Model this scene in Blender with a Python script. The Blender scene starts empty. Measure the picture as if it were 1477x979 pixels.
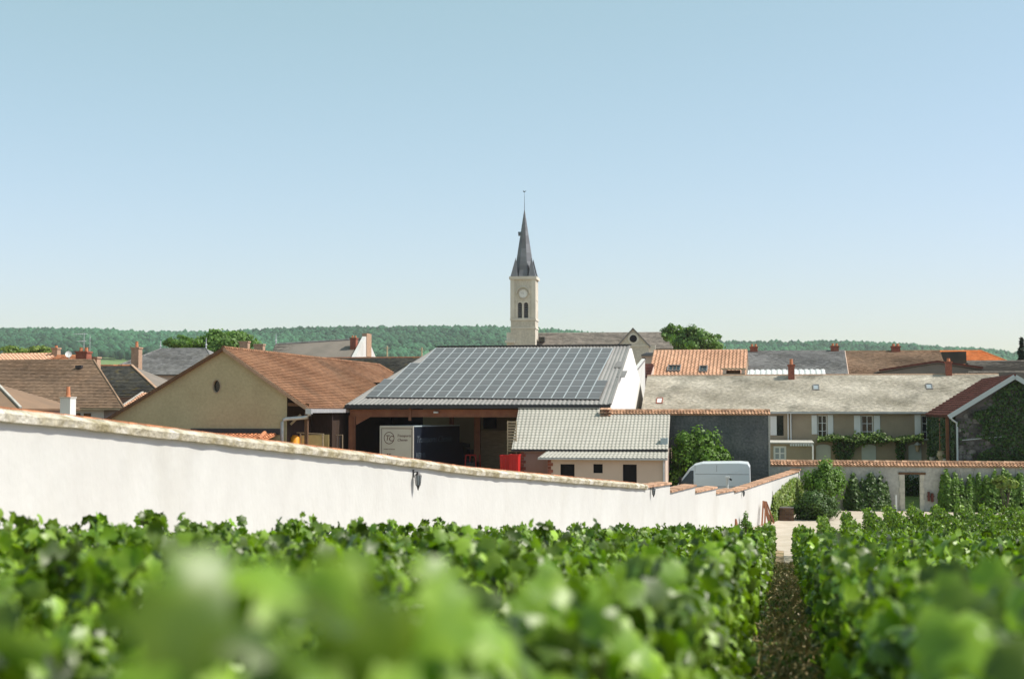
import bpy, bmesh, math, random
import numpy as np
from mathutils import Vector, Matrix

# ---------------------------------------------------------------- camera, sky, sun, exposure
scene = bpy.context.scene
col = scene.collection
EYE = 6.2                                   # eye height above the village ground
FPX, CXP, CYP, HZP = 2051.0, 738.5, 489.5, 590.0
TILT = math.atan((HZP - CYP) / FPX)
cam_d = bpy.data.cameras.new('camera'); cam = bpy.data.objects.new('camera', cam_d); col.objects.link(cam)
cam.location = (0, 0, EYE); cam.rotation_euler = (math.pi/2 + TILT, 0, 0)
cam_d.sensor_width = 36; cam_d.lens = 36 * FPX / 1477; cam_d.clip_start = .05; cam_d.clip_end = 9000
cam_d.dof.use_dof = True; cam_d.dof.focus_distance = 85; cam_d.dof.aperture_fstop = 1.6
scene.camera = cam

PHI = math.atan(.19)                        # vines, barns and houses share this compass direction
CP, SP = math.cos(PHI), math.sin(PHI)
SUN_EL = math.radians(50); SUN_ALPHA = math.radians(4)
sx = CP*math.cos(SUN_ALPHA) + SP*math.sin(SUN_ALPHA); sy = -SP*math.cos(SUN_ALPHA) + CP*math.sin(SUN_ALPHA)
sun_dir = Vector((sx*math.cos(SUN_EL), sy*math.cos(SUN_EL), math.sin(SUN_EL)))
world = bpy.data.worlds.new('World'); scene.world = world; world.use_nodes = True
wn = world.node_tree.nodes; wl = world.node_tree.links
bg = wn['Background']; sky = wn.new('ShaderNodeTexSky'); sky.sky_type = 'NISHITA'; sky.sun_disc = False
sky.sun_elevation = SUN_EL; sky.sun_rotation = math.atan2(sx, sy)
sky.altitude = 100; sky.air_density = 1.0; sky.dust_density = 1.0; sky.ozone_density = 1.0
# grade the clear-sky radiance per channel (gain, power), the same for every direction
sep = wn.new('ShaderNodeSeparateColor'); com = wn.new('ShaderNodeCombineColor'); wl.new(sky.outputs[0], sep.inputs[0])
for ch, (gain, power) in enumerate(((1.10, .90), (1.60, .66), (.60, 1.27))):
    pw = wn.new('ShaderNodeMath'); pw.operation = 'POWER'; pw.inputs[1].default_value = power; wl.new(sep.outputs[ch], pw.inputs[0])
    mu = wn.new('ShaderNodeMath'); mu.operation = 'MULTIPLY'; mu.inputs[1].default_value = gain; wl.new(pw.outputs[0], mu.inputs[0]); wl.new(mu.outputs[0], com.inputs[ch])
veil = wn.new('ShaderNodeMix'); veil.data_type = 'RGBA'; veil.inputs[0].default_value = .14; veil.inputs[7].default_value = (3.9, 4.15, 4.15, 1)   # even thin summer veil over the whole sky
wl.new(com.outputs[0], veil.inputs[6]); wl.new(veil.outputs[2], bg.inputs[0]); bg.inputs[1].default_value = .125
sd = bpy.data.lights.new('sun', 'SUN'); sd.energy = 4.1; sd.angle = math.radians(.55); sd.color = (1.0, .95, .84)
sun = bpy.data.objects.new('sun', sd); col.objects.link(sun); sun.location = (60, 0, 80)
sun.rotation_euler = sun_dir.to_track_quat('Z', 'Y').to_euler()
vs = scene.view_settings; vs.view_transform = 'Standard'; vs.look = 'None'; vs.gamma = 1; vs.exposure = .5
try: vs.use_curve_mapping = False
except Exception: pass
scene.cycles.use_denoising = True
scene.cycles.max_bounces = 8; scene.cycles.transparent_max_bounces = 8; scene.cycles.volume_bounces = 1
scene.cycles.sample_clamp_indirect = 6

# ---------------------------------------------------------------- helpers: coordinates
# (s, t): s runs right along the house fronts, t runs away along the vine rows
def G(s, t, z): return Vector((CP*s + SP*t, -SP*s + CP*t, z))
def UG(X, Y): return (CP*X - SP*Y, SP*X + CP*Y)
cT, sT = math.cos(TILT), math.sin(TILT)
def ray(px, py):
    u = (px - CXP)/FPX; v = (CYP - py)/FPX
    return (u, cT - v*sT, sT + v*cT)
def gp(px, py, t):
    x, y, z = ray(px, py); ds, dt = UG(x, y); k = t/dt
    return Vector((ds*k, t, EYE + z*k))
def gzz(px, py, zz):
    x, y, z = ray(px, py); ds, dt = UG(x, y); k = (zz - EYE)/z
    return Vector((ds*k, dt*k, zz))
def wp(px, py, Y):
    x, y, z = ray(px, py); k = Y/y
    return Vector((x*k, Y, EYE + z*k))
def gx(px, t): return gp(px, 590, t)[0]
def gz(py, px, t): return gp(px, py, t)[2]

def ground_z(s, t):
    f = t if t < 55 else 55 + 5*(1 - math.exp(-(t - 55)/5))
    z = EYE - 1.5 - .078*f
    if s < 0: z += .04*30*(1 - math.exp(s/30))*1.25
    return z

# ---------------------------------------------------------------- helpers: materials
MATS = {}
def L(c):
    if isinstance(c, str):
        c = [int(c[i:i+2], 16)/255 for i in (0, 2, 4)]
        return tuple(x/12.92 if x <= .04045 else ((x+.055)/1.055)**2.4 for x in c)
    return tuple(c)
def mat(name, c1, c2=None, scale=2.0, detail=5, lo=.35, hi=.65, rough=.85, spec=.25, tone=0., bump=0., bscale=25., metal=0.,
        c3=None, scale3=.4, lo3=.55, hi3=.75, fine=.0, fscale=60., stretch=None, transl=0., tcol=None, emit=None):
    if name in MATS: return MATS[name]
    m = bpy.data.materials.new(name); m.use_nodes = True; MATS[name] = m
    nt = m.node_tree; N = nt.nodes; K = nt.links; b = N['Principled BSDF']
    b.inputs['Roughness'].default_value = rough; b.inputs['Metallic'].default_value = metal
    b.inputs['Specular IOR Level'].default_value = spec
    tc = N.new('ShaderNodeTexCoord'); co = tc.outputs['Object']
    if stretch:
        mp = N.new('ShaderNodeMapping'); mp.inputs['Scale'].default_value = stretch; K.new(co, mp.inputs[0]); co = mp.outputs[0]
    def noise(sc, de):
        n = N.new('ShaderNodeTexNoise'); n.inputs['Scale'].default_value = sc; n.inputs['Detail'].default_value = de
        K.new(co, n.inputs['Vector']); return n.outputs['Fac']
    def rng(f, a, c):
        r = N.new('ShaderNodeMapRange'); r.inputs[1].default_value = a; r.inputs[2].default_value = c; K.new(f, r.inputs[0]); return r.outputs[0]
    def mix(f, a, c, mode='MIX'):
        x = N.new('ShaderNodeMix'); x.data_type = 'RGBA'; x.blend_type = mode
        for i, v in ((0, f), (6, a), (7, c)):
            if hasattr(v, 'links'): K.new(v, x.inputs[i])
            elif i == 0: x.inputs[0].default_value = v
            else: x.inputs[i].default_value = (*L(v), 1)
        return x.outputs[2]
    cur = None
    if c2 is not None: cur = mix(rng(noise(scale, detail), lo, hi), c1, c2)
    if c3 is not None: cur = mix(rng(noise(scale3, 4), lo3, hi3), cur if cur is not None else c1, c3)
    def scaled(cur, f, amt):
        mr = N.new('ShaderNodeMapRange'); mr.inputs[3].default_value = 1 - amt; mr.inputs[4].default_value = 1 + amt; K.new(f, mr.inputs[0]); mr.clamp = False
        cb = N.new('ShaderNodeCombineColor')
        for i in range(3): K.new(mr.outputs[0], cb.inputs[i])
        return mix(1.0, cur if cur is not None else c1, cb.outputs[0], 'MULTIPLY')
    if tone:
        at = N.new('ShaderNodeAttribute'); at.attribute_name = 'tone'
        cur = scaled(cur, at.outputs['Fac'], tone)
    if fine: cur = scaled(cur, rng(noise(fscale, 2), .3, .7), fine)
    if cur is None: b.inputs['Base Color'].default_value = (*L(c1), 1)
    else: K.new(cur, b.inputs['Base Color'])
    if bump:
        bp = N.new('ShaderNodeBump'); bp.inputs['Strength'].default_value = bump; bp.inputs['Distance'].default_value = .05
        K.new(noise(bscale, 4), bp.inputs['Height']); K.new(bp.outputs[0], b.inputs['Normal'])
    if transl:
        tr = N.new('ShaderNodeBsdfTranslucent'); ms = N.new('ShaderNodeMixShader'); ms.inputs[0].default_value = transl
        tcur = mix(1.0, cur if cur is not None else c1, tcol or (1.6, 1.7, .6), 'MULTIPLY')
        K.new(tcur, tr.inputs[0]); K.new(b.outputs[0], ms.inputs[1]); K.new(tr.outputs[0], ms.inputs[2])
        K.new(ms.outputs[0], N['Material Output'].inputs[0])
    return m

# ---------------------------------------------------------------- helpers: meshes and things
class MB:
    def __init__(s): s.v = []; s.f = []; s.t = []
    def poly(s, pts, tone=.5):
        n = len(s.v); s.v += [tuple(p) for p in pts]; s.f.append(tuple(range(n, n+len(pts)))); s.t.append(tone); return s
    def box(s, a, b, tone=.5):
        x0, y0, z0 = a; x1, y1, z1 = b
        return s.obox(Vector(a), Vector((x1-x0, 0, 0)), Vector((0, y1-y0, 0)), Vector((0, 0, z1-z0)), tone)
    def obox(s, o, ax, ay, az, tone=.5):
        n = len(s.v)
        for k in range(8):
            p = o + (ax if k & 1 else Vector()) + (ay if k & 2 else Vector()) + (az if k & 4 else Vector())
            s.v.append(tuple(p))
        for f in ((0, 2, 3, 1), (4, 5, 7, 6), (0, 1, 5, 4), (2, 6, 7, 3), (0, 4, 6, 2), (1, 3, 7, 5)):
            s.f.append(tuple(n+i for i in f)); s.t.append(tone)
        return s
    def beam(s, p, q, w, h, tone=.5, up=(0, 0, 1)):
        p = Vector(p); q = Vector(q); d = (q-p); u = Vector(up)
        if abs(d.normalized().dot(u)) > .97: u = Vector((0, 1, 0))
        a = d.cross(u).normalized()*w; b = a.cross(d).normalized()*h
        return s.obox(p - a/2 - b/2, a, d, b, tone)
    def tube(s, pts, r, n=8, tone=.5, cap=True):
        pts = [Vector(p) for p in pts]; rs = r if isinstance(r, (list, tuple)) else [r]*len(pts); base = len(s.v)
        for i, p in enumerate(pts):
            d = (pts[min(i+1, len(pts)-1)] - pts[max(i-1, 0)]).normalized()
            u = Vector((0, 0, 1)) if abs(d.z) < .9 else Vector((1, 0, 0))
            a = d.cross(u).normalized(); b = a.cross(d)
            for k in range(n):
                an = 2*math.pi*k/n; s.v.append(tuple(p + (a*math.cos(an) + b*math.sin(an))*rs[i]))
        for i in range(len(pts)-1):
            for k in range(n):
                s.f.append((base+i*n+k, base+i*n+(k+1) % n, base+(i+1)*n+(k+1) % n, base+(i+1)*n+k)); s.t.append(tone)
        if cap:
            s.f.append(tuple(base+k for k in range(n))); s.t.append(tone)
            s.f.append(tuple(base+(len(pts)-1)*n+k for k in range(n))); s.t.append(tone)
        return s
    def slab(s, pts, th, tone=.5):
        pts = [Vector(p) for p in pts]; nrm = (pts[1]-pts[0]).cross(pts[2]-pts[0]).normalized()
        if nrm.z < 0: nrm = -nrm
        lo = [p - nrm*th for p in pts]; s.poly(pts, tone); s.poly(lo[::-1], tone)
        for i in range(len(pts)):
            j = (i+1) % len(pts); s.poly([pts[i], pts[j], lo[j], lo[i]], tone)
        return s
    def prism(s, pts, d, tone=.5):
        pts = [Vector(p) for p in pts]; d = Vector(d); b = [p + d for p in pts]; s.poly(pts, tone); s.poly(b[::-1], tone)
        for i in range(len(pts)):
            j = (i+1) % len(pts); s.poly([pts[i], pts[j], b[j], b[i]], tone)
        return s
    def facade(s, s0, s1, z0, z1, t, holes, depth=.15):
        xs = sorted({s0, s1, *[h[0] for h in holes], *[h[1] for h in holes]}); zs = sorted({z0, z1, *[h[2] for h in holes], *[h[3] for h in holes]})
        for i in range(len(xs)-1):
            for j in range(len(zs)-1):
                cx, cz = (xs[i]+xs[i+1])/2, (zs[j]+zs[j+1])/2
                if any(h[0] < cx < h[1] and h[2] < cz < h[3] for h in holes): continue
                s.poly([(xs[i], t, zs[j]), (xs[i+1], t, zs[j]), (xs[i+1], t, zs[j+1]), (xs[i], t, zs[j+1])])
        for a, b, c, d in holes:
            q = [(a, c), (b, c), (b, d), (a, d)]
            for k in range(4):
                p, r = q[k], q[(k+1) % 4]
                s.poly([(p[0], t, p[1]), (r[0], t, r[1]), (r[0], t+depth, r[1]), (p[0], t+depth, p[1])])
        return s

def set_tone(me, tones):
    a = me.attributes.new('tone', 'FLOAT', 'FACE'); a.data.foreach_set('value', np.asarray(tones, np.float32))
class Thing:
    """an Empty at the base of a thing; parts are given in (s, t, z) and stored in its own frame"""
    def __init__(self, name, label, cat, org, group=None, rot=None, world=False):
        o = bpy.data.objects.new(name, None); col.objects.link(o); self.o = o; self.org = Vector(org); self.local = False
        o.empty_display_size = .3
        o.location = self.org if world else G(*org); o.rotation_euler = (0, 0, -PHI if rot is None else rot)
        o['label'] = label; o['category'] = cat
        if group: o['group'] = group
    def part(self, name, mb, m, parent=None, kind=None, smooth=False, label=None, local=False):
        me = bpy.data.meshes.new(name)
        ox, oy, oz = (0, 0, 0) if local or self.local else self.org
        me.from_pydata([(x-ox, y-oy, z-oz) for x, y, z in mb.v], [], mb.f)
        set_tone(me, mb.t)
        if smooth: me.polygons.foreach_set('use_smooth', [True]*len(me.polygons))
        me.materials.append(m); me.update()
        o = bpy.data.objects.new(name, me); col.objects.link(o); o.parent = parent or self.o
        if kind: o['kind'] = kind
        if label: o['label'] = label
        return o
    def mesh(self, name, me, parent=None, kind=None, loc=None):
        o = bpy.data.objects.new(name, me); col.objects.link(o); o.parent = parent or self.o
        if kind: o['kind'] = kind
        if loc is not None: o.location = Vector(loc) - self.org
        return o
def structure(name, mb, m, kind='structure', label=None, cat=None):
    me = bpy.data.meshes.new(name); me.from_pydata(mb.v, [], mb.f); set_tone(me, mb.t); me.materials.append(m); me.update()
    o = bpy.data.objects.new(name, me); col.objects.link(o); o['kind'] = kind
    o['label'] = label or name.replace('_', ' ')
    if cat: o['category'] = cat
    return o

R = random.Random(7)
def tiles(quad, course, width, th, kind='flat', rnd=R, clip=None):
    """overlapping courses on a roof plane A(eave left) B(eave right) C(ridge right) D(ridge left): every tile its own faces"""
    A, B, C, D = [Vector(p) for p in quad]; m = MB()
    n = ((B-A).cross(D-A)).normalized()
    if n.z < 0: n = -n
    slope = max((D-A).length, 1e-3); e = (B-A).normalized()
    up = ((D+C)/2 - (A+B)/2); up = (up - e*up.dot(e)); H = up.length; up.normalize()
    nc = max(1, int(round(H/course))); W0 = (B-A).length
    for i in range(nc):
        v0, v1 = i/nc, (i+1)/nc
        l0 = (A.lerp(D, v0)-A).dot(e); r0 = (B.lerp(C, v0)-A).dot(e); l1 = (A.lerp(D, v1)-A).dot(e); r1 = (B.lerp(C, v1)-A).dot(e)
        off = (i % 2)*width/2 if kind == 'flat' else 0; k0 = math.floor((min(l0, l1)-off)/width); k1 = math.ceil((max(r0, r1)-off)/width)
        y0 = A + (A.lerp(D, v0)-A) - e*l0; y1 = A + (A.lerp(D, v1)-A) - e*l1
        for k in range(k0, k1):
            a = k*width + off; b = a + width
            a0, b0 = max(a, l0), min(b, r0); a1, b1 = max(a, l1), min(b, r1)
            if b0 - a0 < .01 and b1 - a1 < .01: continue
            if b0 < a0: b0 = a0
            if b1 < a1: b1 = a1
            tn = rnd.random(); lift = th*(1 + rnd.uniform(-.25, .35)) + .018*(1 + math.sin(a*.55 + i*.11)*math.sin(i*.23 + a*.09 + 1))
            if kind == 'flat':
                p = [y0+e*a0+n*lift, y0+e*b0+n*(lift+th*rnd.uniform(-.15, .15)), y1+e*b1+n*th*.15, y1+e*a1+n*th*.15]
                m.poly(p, tn); m.poly([p[0]-n*lift*1.1, p[1]-n*lift*1.1, p[1], p[0]], tn*.5)
            else:
                wv = [(0, .0), (.22, .9), (.45, .9), (.68, .05)]
                xs = [(a0+(b0-a0)*w, a1+(b1-a1)*w, h) for w, h in wv] + [(b0, b1, 0)]
                for q in range(4):
                    x, y = xs[q], xs[q+1]; hh = width*.28
                    m.poly([y0+e*x[0]+n*(lift+x[2]*hh), y0+e*y[0]+n*(lift+y[2]*hh), y1+e*y[1]+n*(y[2]*hh+th*.1), y1+e*x[1]+n*(x[2]*hh+th*.1)], tn)
                    m.poly([y0+e*x[0]-n*.01, y0+e*y[0]-n*.01, y0+e*y[0]+n*(lift+y[2]*hh), y0+e*x[0]+n*(lift+x[2]*hh)], tn*.5)
    return m
def ribs(quad, pitch, h, top=.35, flank=.2):
    """ribbed sheet metal running up a roof plane"""
    A, B, C, D = [Vector(p) for p in quad]; m = MB(); n = ((B-A).cross(D-A)).normalized()
    if n.z < 0: n = -n
    k = max(1, int((B-A).length/pitch))
    cuts = [(0, 0), (1-top-2*flank, 0), (1-top-flank, 1), (1-flank, 1), (1, 0)]
    for i in range(k):
        tn = R.random()
        for j in range(4):
            w0, w1 = (i+cuts[j][0])/k, (i+cuts[j+1][0])/k; h0, h1 = cuts[j][1]*h, cuts[j+1][1]*h
            m.poly([A.lerp(B, w0)+n*h0, A.lerp(B, w1)+n*h1, D.lerp(C, w1)+n*h1, D.lerp(C, w0)+n*h0], tn)
    return m
def ridge_caps(p, q, r=.12, step=.38):
    p, q = Vector(p), Vector(q); d = q-p; k = max(1, int(d.length/step)); m = MB()
    for i in range(k):
        m.tube([p+d*(i/k), p+d*((i+.98)/k)], [r*1.1, r*.95], 6, R.random())
    return m

# leaves ---------------------------------------------------------
def leaf_shape(kind):
    if kind == 'vine':
        an = [270, 305, 325, 350, 15, 45, 62, 90, 118, 135, 165, 190, 215, 235]
        rr = [.16, .66, .62, .90, .74, 1.0, .80, 1.10, .80, 1.0, .74, .90, .62, .66]
        pts = [(.5*r*math.cos(math.radians(a)), .5*r*math.sin(math.radians(a)), -.13*r*r + .04*math.sin(3*math.radians(a))) for a, r in zip(an, rr)]
        v = [(0, -.02, .05)] + pts; n = len(pts); f = [(0, i+1, (i+1) % n+1) for i in range(n)]
    elif kind == 'mid':
        v = [(0, -.5, 0), (.45, -.12, -.12), (.3, .32, -.06), (0, .52, -.1), (-.3, .32, -.06), (-.45, -.12, -.12), (0, 0, .05)]
        f = [(6, i, (i+1) % 6) for i in range(6)]
    elif kind == 'blade':
        v = [(-.05, -.5, 0), (.05, -.5, 0), (.02, .5, .1), (-.035, .1, .03)]; f = [(0, 1, 2), (0, 2, 3)]
    else:
        v = [(0, -.5, 0), (.38, .02, -.12), (0, .5, 0), (-.38, .02, -.12)]; f = [(0, 1, 2), (0, 2, 3)]
    return np.array(v), np.array(f)
LS = {k: leaf_shape(k) for k in ('vine', 'mid', 'far', 'blade')}
def leaf_frames(rs, nrm):
    n = nrm/np.linalg.norm(nrm, axis=1, keepdims=True)
    a = rs.normal(size=n.shape); a[:, 2] += .35; a -= n*(a*n).sum(1, keepdims=True); a /= np.linalg.norm(a, axis=1, keepdims=True)
    b = np.cross(n, a); return b, a, n
def leaf_mesh(name, rs, c, nrm, size, kind, m, tone):
    tv, tf = LS[kind]; b, a, n = leaf_frames(rs, nrm); k = len(c); nv = len(tv); nf = len(tf)
    size = np.asarray(size).reshape(-1, 1, 1)*np.ones((k, 1, 1))
    V = c[:, None, :] + size*(tv[None, :, 0, None]*b[:, None] + tv[None, :, 1, None]*a[:, None] + tv[None, :, 2, None]*n[:, None])
    Fc = (tf[None] + (np.arange(k)*nv)[:, None, None]).reshape(-1)
    return raw_mesh(name, V.reshape(-1, 3), Fc, 3, m, np.repeat(tone, nf))
def raw_mesh(name, V, Fc, per, m, tone=None):
    me = bpy.data.meshes.new(name); me.vertices.add(len(V)); me.vertices.foreach_set('co', np.asarray(V, np.float32).ravel())
    nl = len(Fc); me.loops.add(nl); me.loops.foreach_set('vertex_index', np.asarray(Fc, np.int32)); me.polygons.add(nl//per)
    me.polygons.foreach_set('loop_start', np.arange(0, nl, per, dtype=np.int32))
    me.update(calc_edges=True)
    if tone is not None: set_tone(me, tone)
    me.materials.append(m); return me
def crown(thing, name, ctr, rad, n, size, m, seed, clumps=26, kind='far', parent=None, csize=.42, low=-.9):
    """leaves on the skins of many small clumps spread through an uneven crown"""
    rs = np.random.RandomState(seed); ctr = np.array(ctr) - np.array(thing.org); rad = np.array(rad)
    d = rs.normal(size=(clumps, 3)); d /= np.linalg.norm(d, axis=1, keepdims=True); d[:, 2] = np.maximum(d[:, 2], low)
    cc = d*rs.uniform(.35, .98, (clumps, 1)); cr = csize*rs.uniform(.6, 1.25, clumps); ct = rs.uniform(.15, .85, clumps)
    w = cr**2; w /= w.sum(); idx = rs.choice(clumps, n, p=w)
    e = rs.normal(size=(n, 3)); e /= np.linalg.norm(e, axis=1, keepdims=True)
    p = cc[idx] + e*cr[idx][:, None]*np.where(rs.rand(n, 1) < .22, rs.uniform(.9, 1.45, (n, 1)), rs.uniform(.5, 1.08, (n, 1)))
    nr = e + p*.5 + rs.normal(size=(n, 3))*.45 + np.array([0, 0, .25])
    me = leaf_mesh(name, rs, ctr + p*rad, nr, size*rs.uniform(.65, 1.3, n), kind, m, np.clip(ct[idx]*.6 + rs.uniform(0, .5, n), 0, 1))
    return thing.mesh(name, me, parent=parent, kind='stuff')
def sheet_leaves(thing, name, fn, n, size, m, seed, kind='far', parent=None):
    """leaves over a surface: fn(rs, n) gives points and normals in (s, t, z)"""
    rs = np.random.RandomState(seed); p, nr = fn(rs, n)
    nr = nr + rs.normal(size=nr.shape)*.45
    me = leaf_mesh(name, rs, p - np.array(thing.org), nr, size*rs.uniform(.6, 1.35, len(p)), kind, m, rs.uniform(0, 1, len(p)))
    return thing.mesh(name, me, parent=parent, kind='stuff')

# ---------------------------------------------------------------- materials
M = dict(
 soil=mat('soil', (.29, .205, .12), (.43, .33, .21), 1.6, c3=(.12, .12, .04), scale3=.9, lo3=.5, hi3=.62, rough=.95, bump=.7, bscale=9, fine=.25, fscale=12),
 gravel=mat('gravel', (.50, .44, .36), (.42, .36, .28), 1.2, rough=.95, fine=.12, fscale=25, bump=.3, bscale=40),
 lawn=mat('lawn', (.13, .19, .045), (.20, .24, .07), .8, rough=.95, fine=.3, fscale=14),
 hill=mat('hillside', (.085, .17, .045), (.14, .21, .07), .012, c3=(.28, .27, .14), scale3=.004, lo3=.62, hi3=.68, rough=1, fine=.2, fscale=.3, stretch=(1, .25, 1)),
 white=mat('white_plaster', (.555, .555, .525), (.52, .515, .485), .45, rough=.9, bump=.2, bscale=9, c3=(.42, .405, .36), scale3=.55, lo3=.55, hi3=1.0, stretch=(1, 1, .55), fine=.03, fscale=2.5),
 gable_white=mat('bright_white_plaster', (.74, .735, .70), (.70, .69, .65), .4, rough=.9),
 coping=mat('lichen_coping', (.50, .46, .36), (.30, .26, .16), 3.2, lo=.38, hi=.62, c3=(.60, .57, .49), scale3=2.1, lo3=.52, hi3=.66, rough=.95, bump=.8, bscale=9, fine=.2, fscale=22),
 terra=mat('terracotta', (.52, .22, .105), (.40, .165, .085), 2.5, tone=.38, rough=.85, fine=.15, fscale=9),
 terra_pale=mat('terracotta_coping', (.50, .31, .20), (.38, .22, .135), 2.5, tone=.38, rough=.85, fine=.15, fscale=9),
 orange=mat('orange_tile', (.60, .36, .235), (.52, .31, .20), .5, tone=.12, rough=.8),
 orange2=mat('bright_orange_tile', (.62, .19, .05), (.56, .19, .06), 1.0, tone=.15, rough=.75),
 brown=mat('brown_tile', (.262, .135, .070), (.215, .112, .060), .7, tone=.25, rough=.85, c3=(.185, .105, .06), scale3=.25, lo3=.5, hi3=.75),
 brown2=mat('old_brown_tile', (.245, .160, .102), (.20, .135, .09), .6, tone=.2, rough=.9, c3=(.30, .19, .12), scale3=.2, lo3=.55, hi3=.75),
 darkred=mat('dark_red_tile', (.125, .042, .030), (.09, .034, .026), 1.2, tone=.3, rough=.85),
 slate=mat('grey_slate', (.21, .205, .20), (.17, .165, .155), .8, tone=.2, rough=.75),
 slate_b=mat('brownish_slate', (.215, .185, .155), (.17, .15, .125), .6, tone=.22, rough=.8),
 slate_d=mat('dark_slate', (.045, .045, .04), (.07, .065, .05), 1.2, tone=.3, rough=.85, c3=(.10, .08, .035), scale3=1.6, lo3=.58, hi3=.7),
 spire=mat('spire_slate', (.15, .16, .17), (.115, .12, .13), .7, tone=.2, rough=.5, spec=.4),
 lauze=mat('pale_lichen_tile', (.56, .51, .425), (.46, .415, .335), .7, tone=.14, rough=.95, c3=(.27, .25, .20), scale3=.33, lo3=.57, hi3=.72, fine=.14, fscale=5),
 zinc_tile=mat('pale_metal_tile', (.43, .41, .355), (.385, .365, .315), .5, tone=.05, rough=.6, spec=.22, c3=(.42, .40, .35), scale3=.8, lo3=.55, hi3=.8),
 grey_metal=mat('grey_ribbed_sheet', (.27, .255, .235), (.23, .215, .20), .4, tone=.1, rough=.5, spec=.45, c3=(.22, .21, .20), scale3=.9, lo3=.55, hi3=.8),
 white_metal=mat('white_ribbed_sheet', (.62, .62, .60), (.55, .55, .53), .5, rough=.5),
 dark_metal=mat('dark_gutter', (.03, .03, .033), rough=.5, spec=.4),
 panel=mat('solar_cell', (.100, .091, .090), (.116, .106, .104), 1.2, tone=.07, rough=.3, spec=.5),
 alu=mat('aluminium', (.62, .62, .62), rough=.35, metal=.6),
 zinc=mat('zinc_pipe', (.55, .56, .56), (.45, .46, .47), 3, rough=.4, metal=.4),
 rust=mat('rust_primer_steel', (.36, .155, .085), (.28, .115, .065), 2, rough=.65),
 wood=mat('brown_timber', (.155, .085, .045), (.105, .06, .035), 2, rough=.85, stretch=(4, 4, 1)),
 darkwood=mat('shade_darkened_boards', (.035, .022, .015), (.05, .03, .02), 2, rough=.9, stretch=(4, 4, 1)),  # timber colour darkened to stand in for shade under the barn eave
 wood_red=mat('red_brown_timber', (.30, .13, .07), (.22, .095, .055), 2, rough=.85),
 palewood=mat('pale_timber', (.47, .37, .25), (.36, .28, .18), 2, rough=.85, stretch=(1, 1, 4)),
 render_barn=mat('ochre_render', (.44, .385, .24), (.385, .335, .205), .5, rough=.95, bump=.25, bscale=12, c3=(.30, .24, .15), scale3=.16, lo3=.55, hi3=.8, fine=.08, fscale=6),
 render_house=mat('tan_render', (.36, .29, .205), (.30, .24, .17), .7, rough=.95, bump=.25, bscale=12, c3=(.25, .20, .14), scale3=.3, lo3=.55, hi3=.75, fine=.08),
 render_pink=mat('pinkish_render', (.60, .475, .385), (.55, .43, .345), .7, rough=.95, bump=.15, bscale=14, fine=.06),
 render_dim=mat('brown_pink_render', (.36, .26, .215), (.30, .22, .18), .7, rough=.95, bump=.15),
 tanwall=mat('tan_block_wall', (.34, .265, .165), (.28, .215, .13), .6, rough=.95),
 darkwall=mat('dark_weathered_render', (.10, .105, .105), (.15, .15, .145), .6, rough=.95, bump=.5, bscale=7, c3=(.065, .075, .07), scale3=.35, lo3=.45, hi3=.7, fine=.25, fscale=7),
 greywall=mat('grey_garden_render', (.46, .44, .395), (.39, .37, .325), .8, rough=.95, bump=.4, bscale=9, c3=(.25, .24, .20), scale3=.4, lo3=.55, hi3=.75, fine=.12, fscale=6),
 stone=mat('rubble_stone', (.14, .14, .13), (.075, .075, .07), 2.6, tone=.55, rough=.95, bump=.6, bscale=6, fine=.3, fscale=8),
 mortar=mat('dark_mortar', (.075, .075, .07), (.11, .105, .1), 2, rough=.95),
 ashlar=mat('church_stone', (.58, .535, .44), (.48, .44, .365), .5, rough=.95, tone=.16, fine=.12, fscale=3),
 ashlar_l=mat('church_trim_stone', (.66, .62, .53), (.57, .53, .45), .5, rough=.95),
 brick=mat('red_brick', (.30, .105, .065), (.22, .08, .055), 4, rough=.9, tone=.25, fine=.25, fscale=14),
 brick_pale=mat('pale_brick', (.42, .28, .19), (.34, .225, .15), 4, rough=.9, fine=.2, fscale=12),
 clay=mat('clay_pot', (.50, .20, .10), rough=.8),
 whitepaint=mat('white_paint', (.72, .72, .70), (.66, .66, .64), 1.5, rough=.6),
 greypaint=mat('grey_green_paint', (.50, .52, .47), (.44, .46, .42), 1.5, rough=.6),
 bluepaint=mat('grey_blue_paint', (.40, .46, .47), rough=.6),
 glass=mat('dark_glass', (.012, .016, .018), rough=.08, spec=.6),
 glass_l=mat('pale_glass', (.30, .34, .36), rough=.12, spec=.6),
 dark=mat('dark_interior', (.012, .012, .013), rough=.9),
 vanpaint=mat('van_shaded_white', (.64, .68, .70), rough=.32, spec=.5, metal=.1),  # white van, its colour cooled and greyed to stand in for shade
 black=mat('black_rubber', (.02, .02, .02), rough=.7),
 red=mat('red_plastic', (.55, .025, .02), (.45, .02, .02), 2, rough=.4),
 yellow=mat('yellow_crate', (.60, .46, .20), (.52, .40, .18), 3, rough=.7),
 orangep=mat('orange_plastic', (.68, .28, .02), rough=.5),
 truck_w=mat('truck_white', (.62, .585, .52), (.58, .54, .48), 1, rough=.55),
 truck_d=mat('truck_navy', (.012, .017, .028), rough=.35, spec=.5),
 ink=mat('dark_lettering', (.10, .03, .03), rough=.6),
 ink_l=mat('pale_lettering', (.08, .10, .12), rough=.6),
 brownbrick=mat("brown_brick", (.15, .085, .05), (.10, .06, .04), 4, rough=.9, tone=.3),
 clockface=mat('clock_face', (.75, .74, .70), rough=.5),
 bark=mat('bark', (.11, .085, .06), (.075, .06, .045), 6, rough=.95, bump=.6, bscale=12),
)
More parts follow.
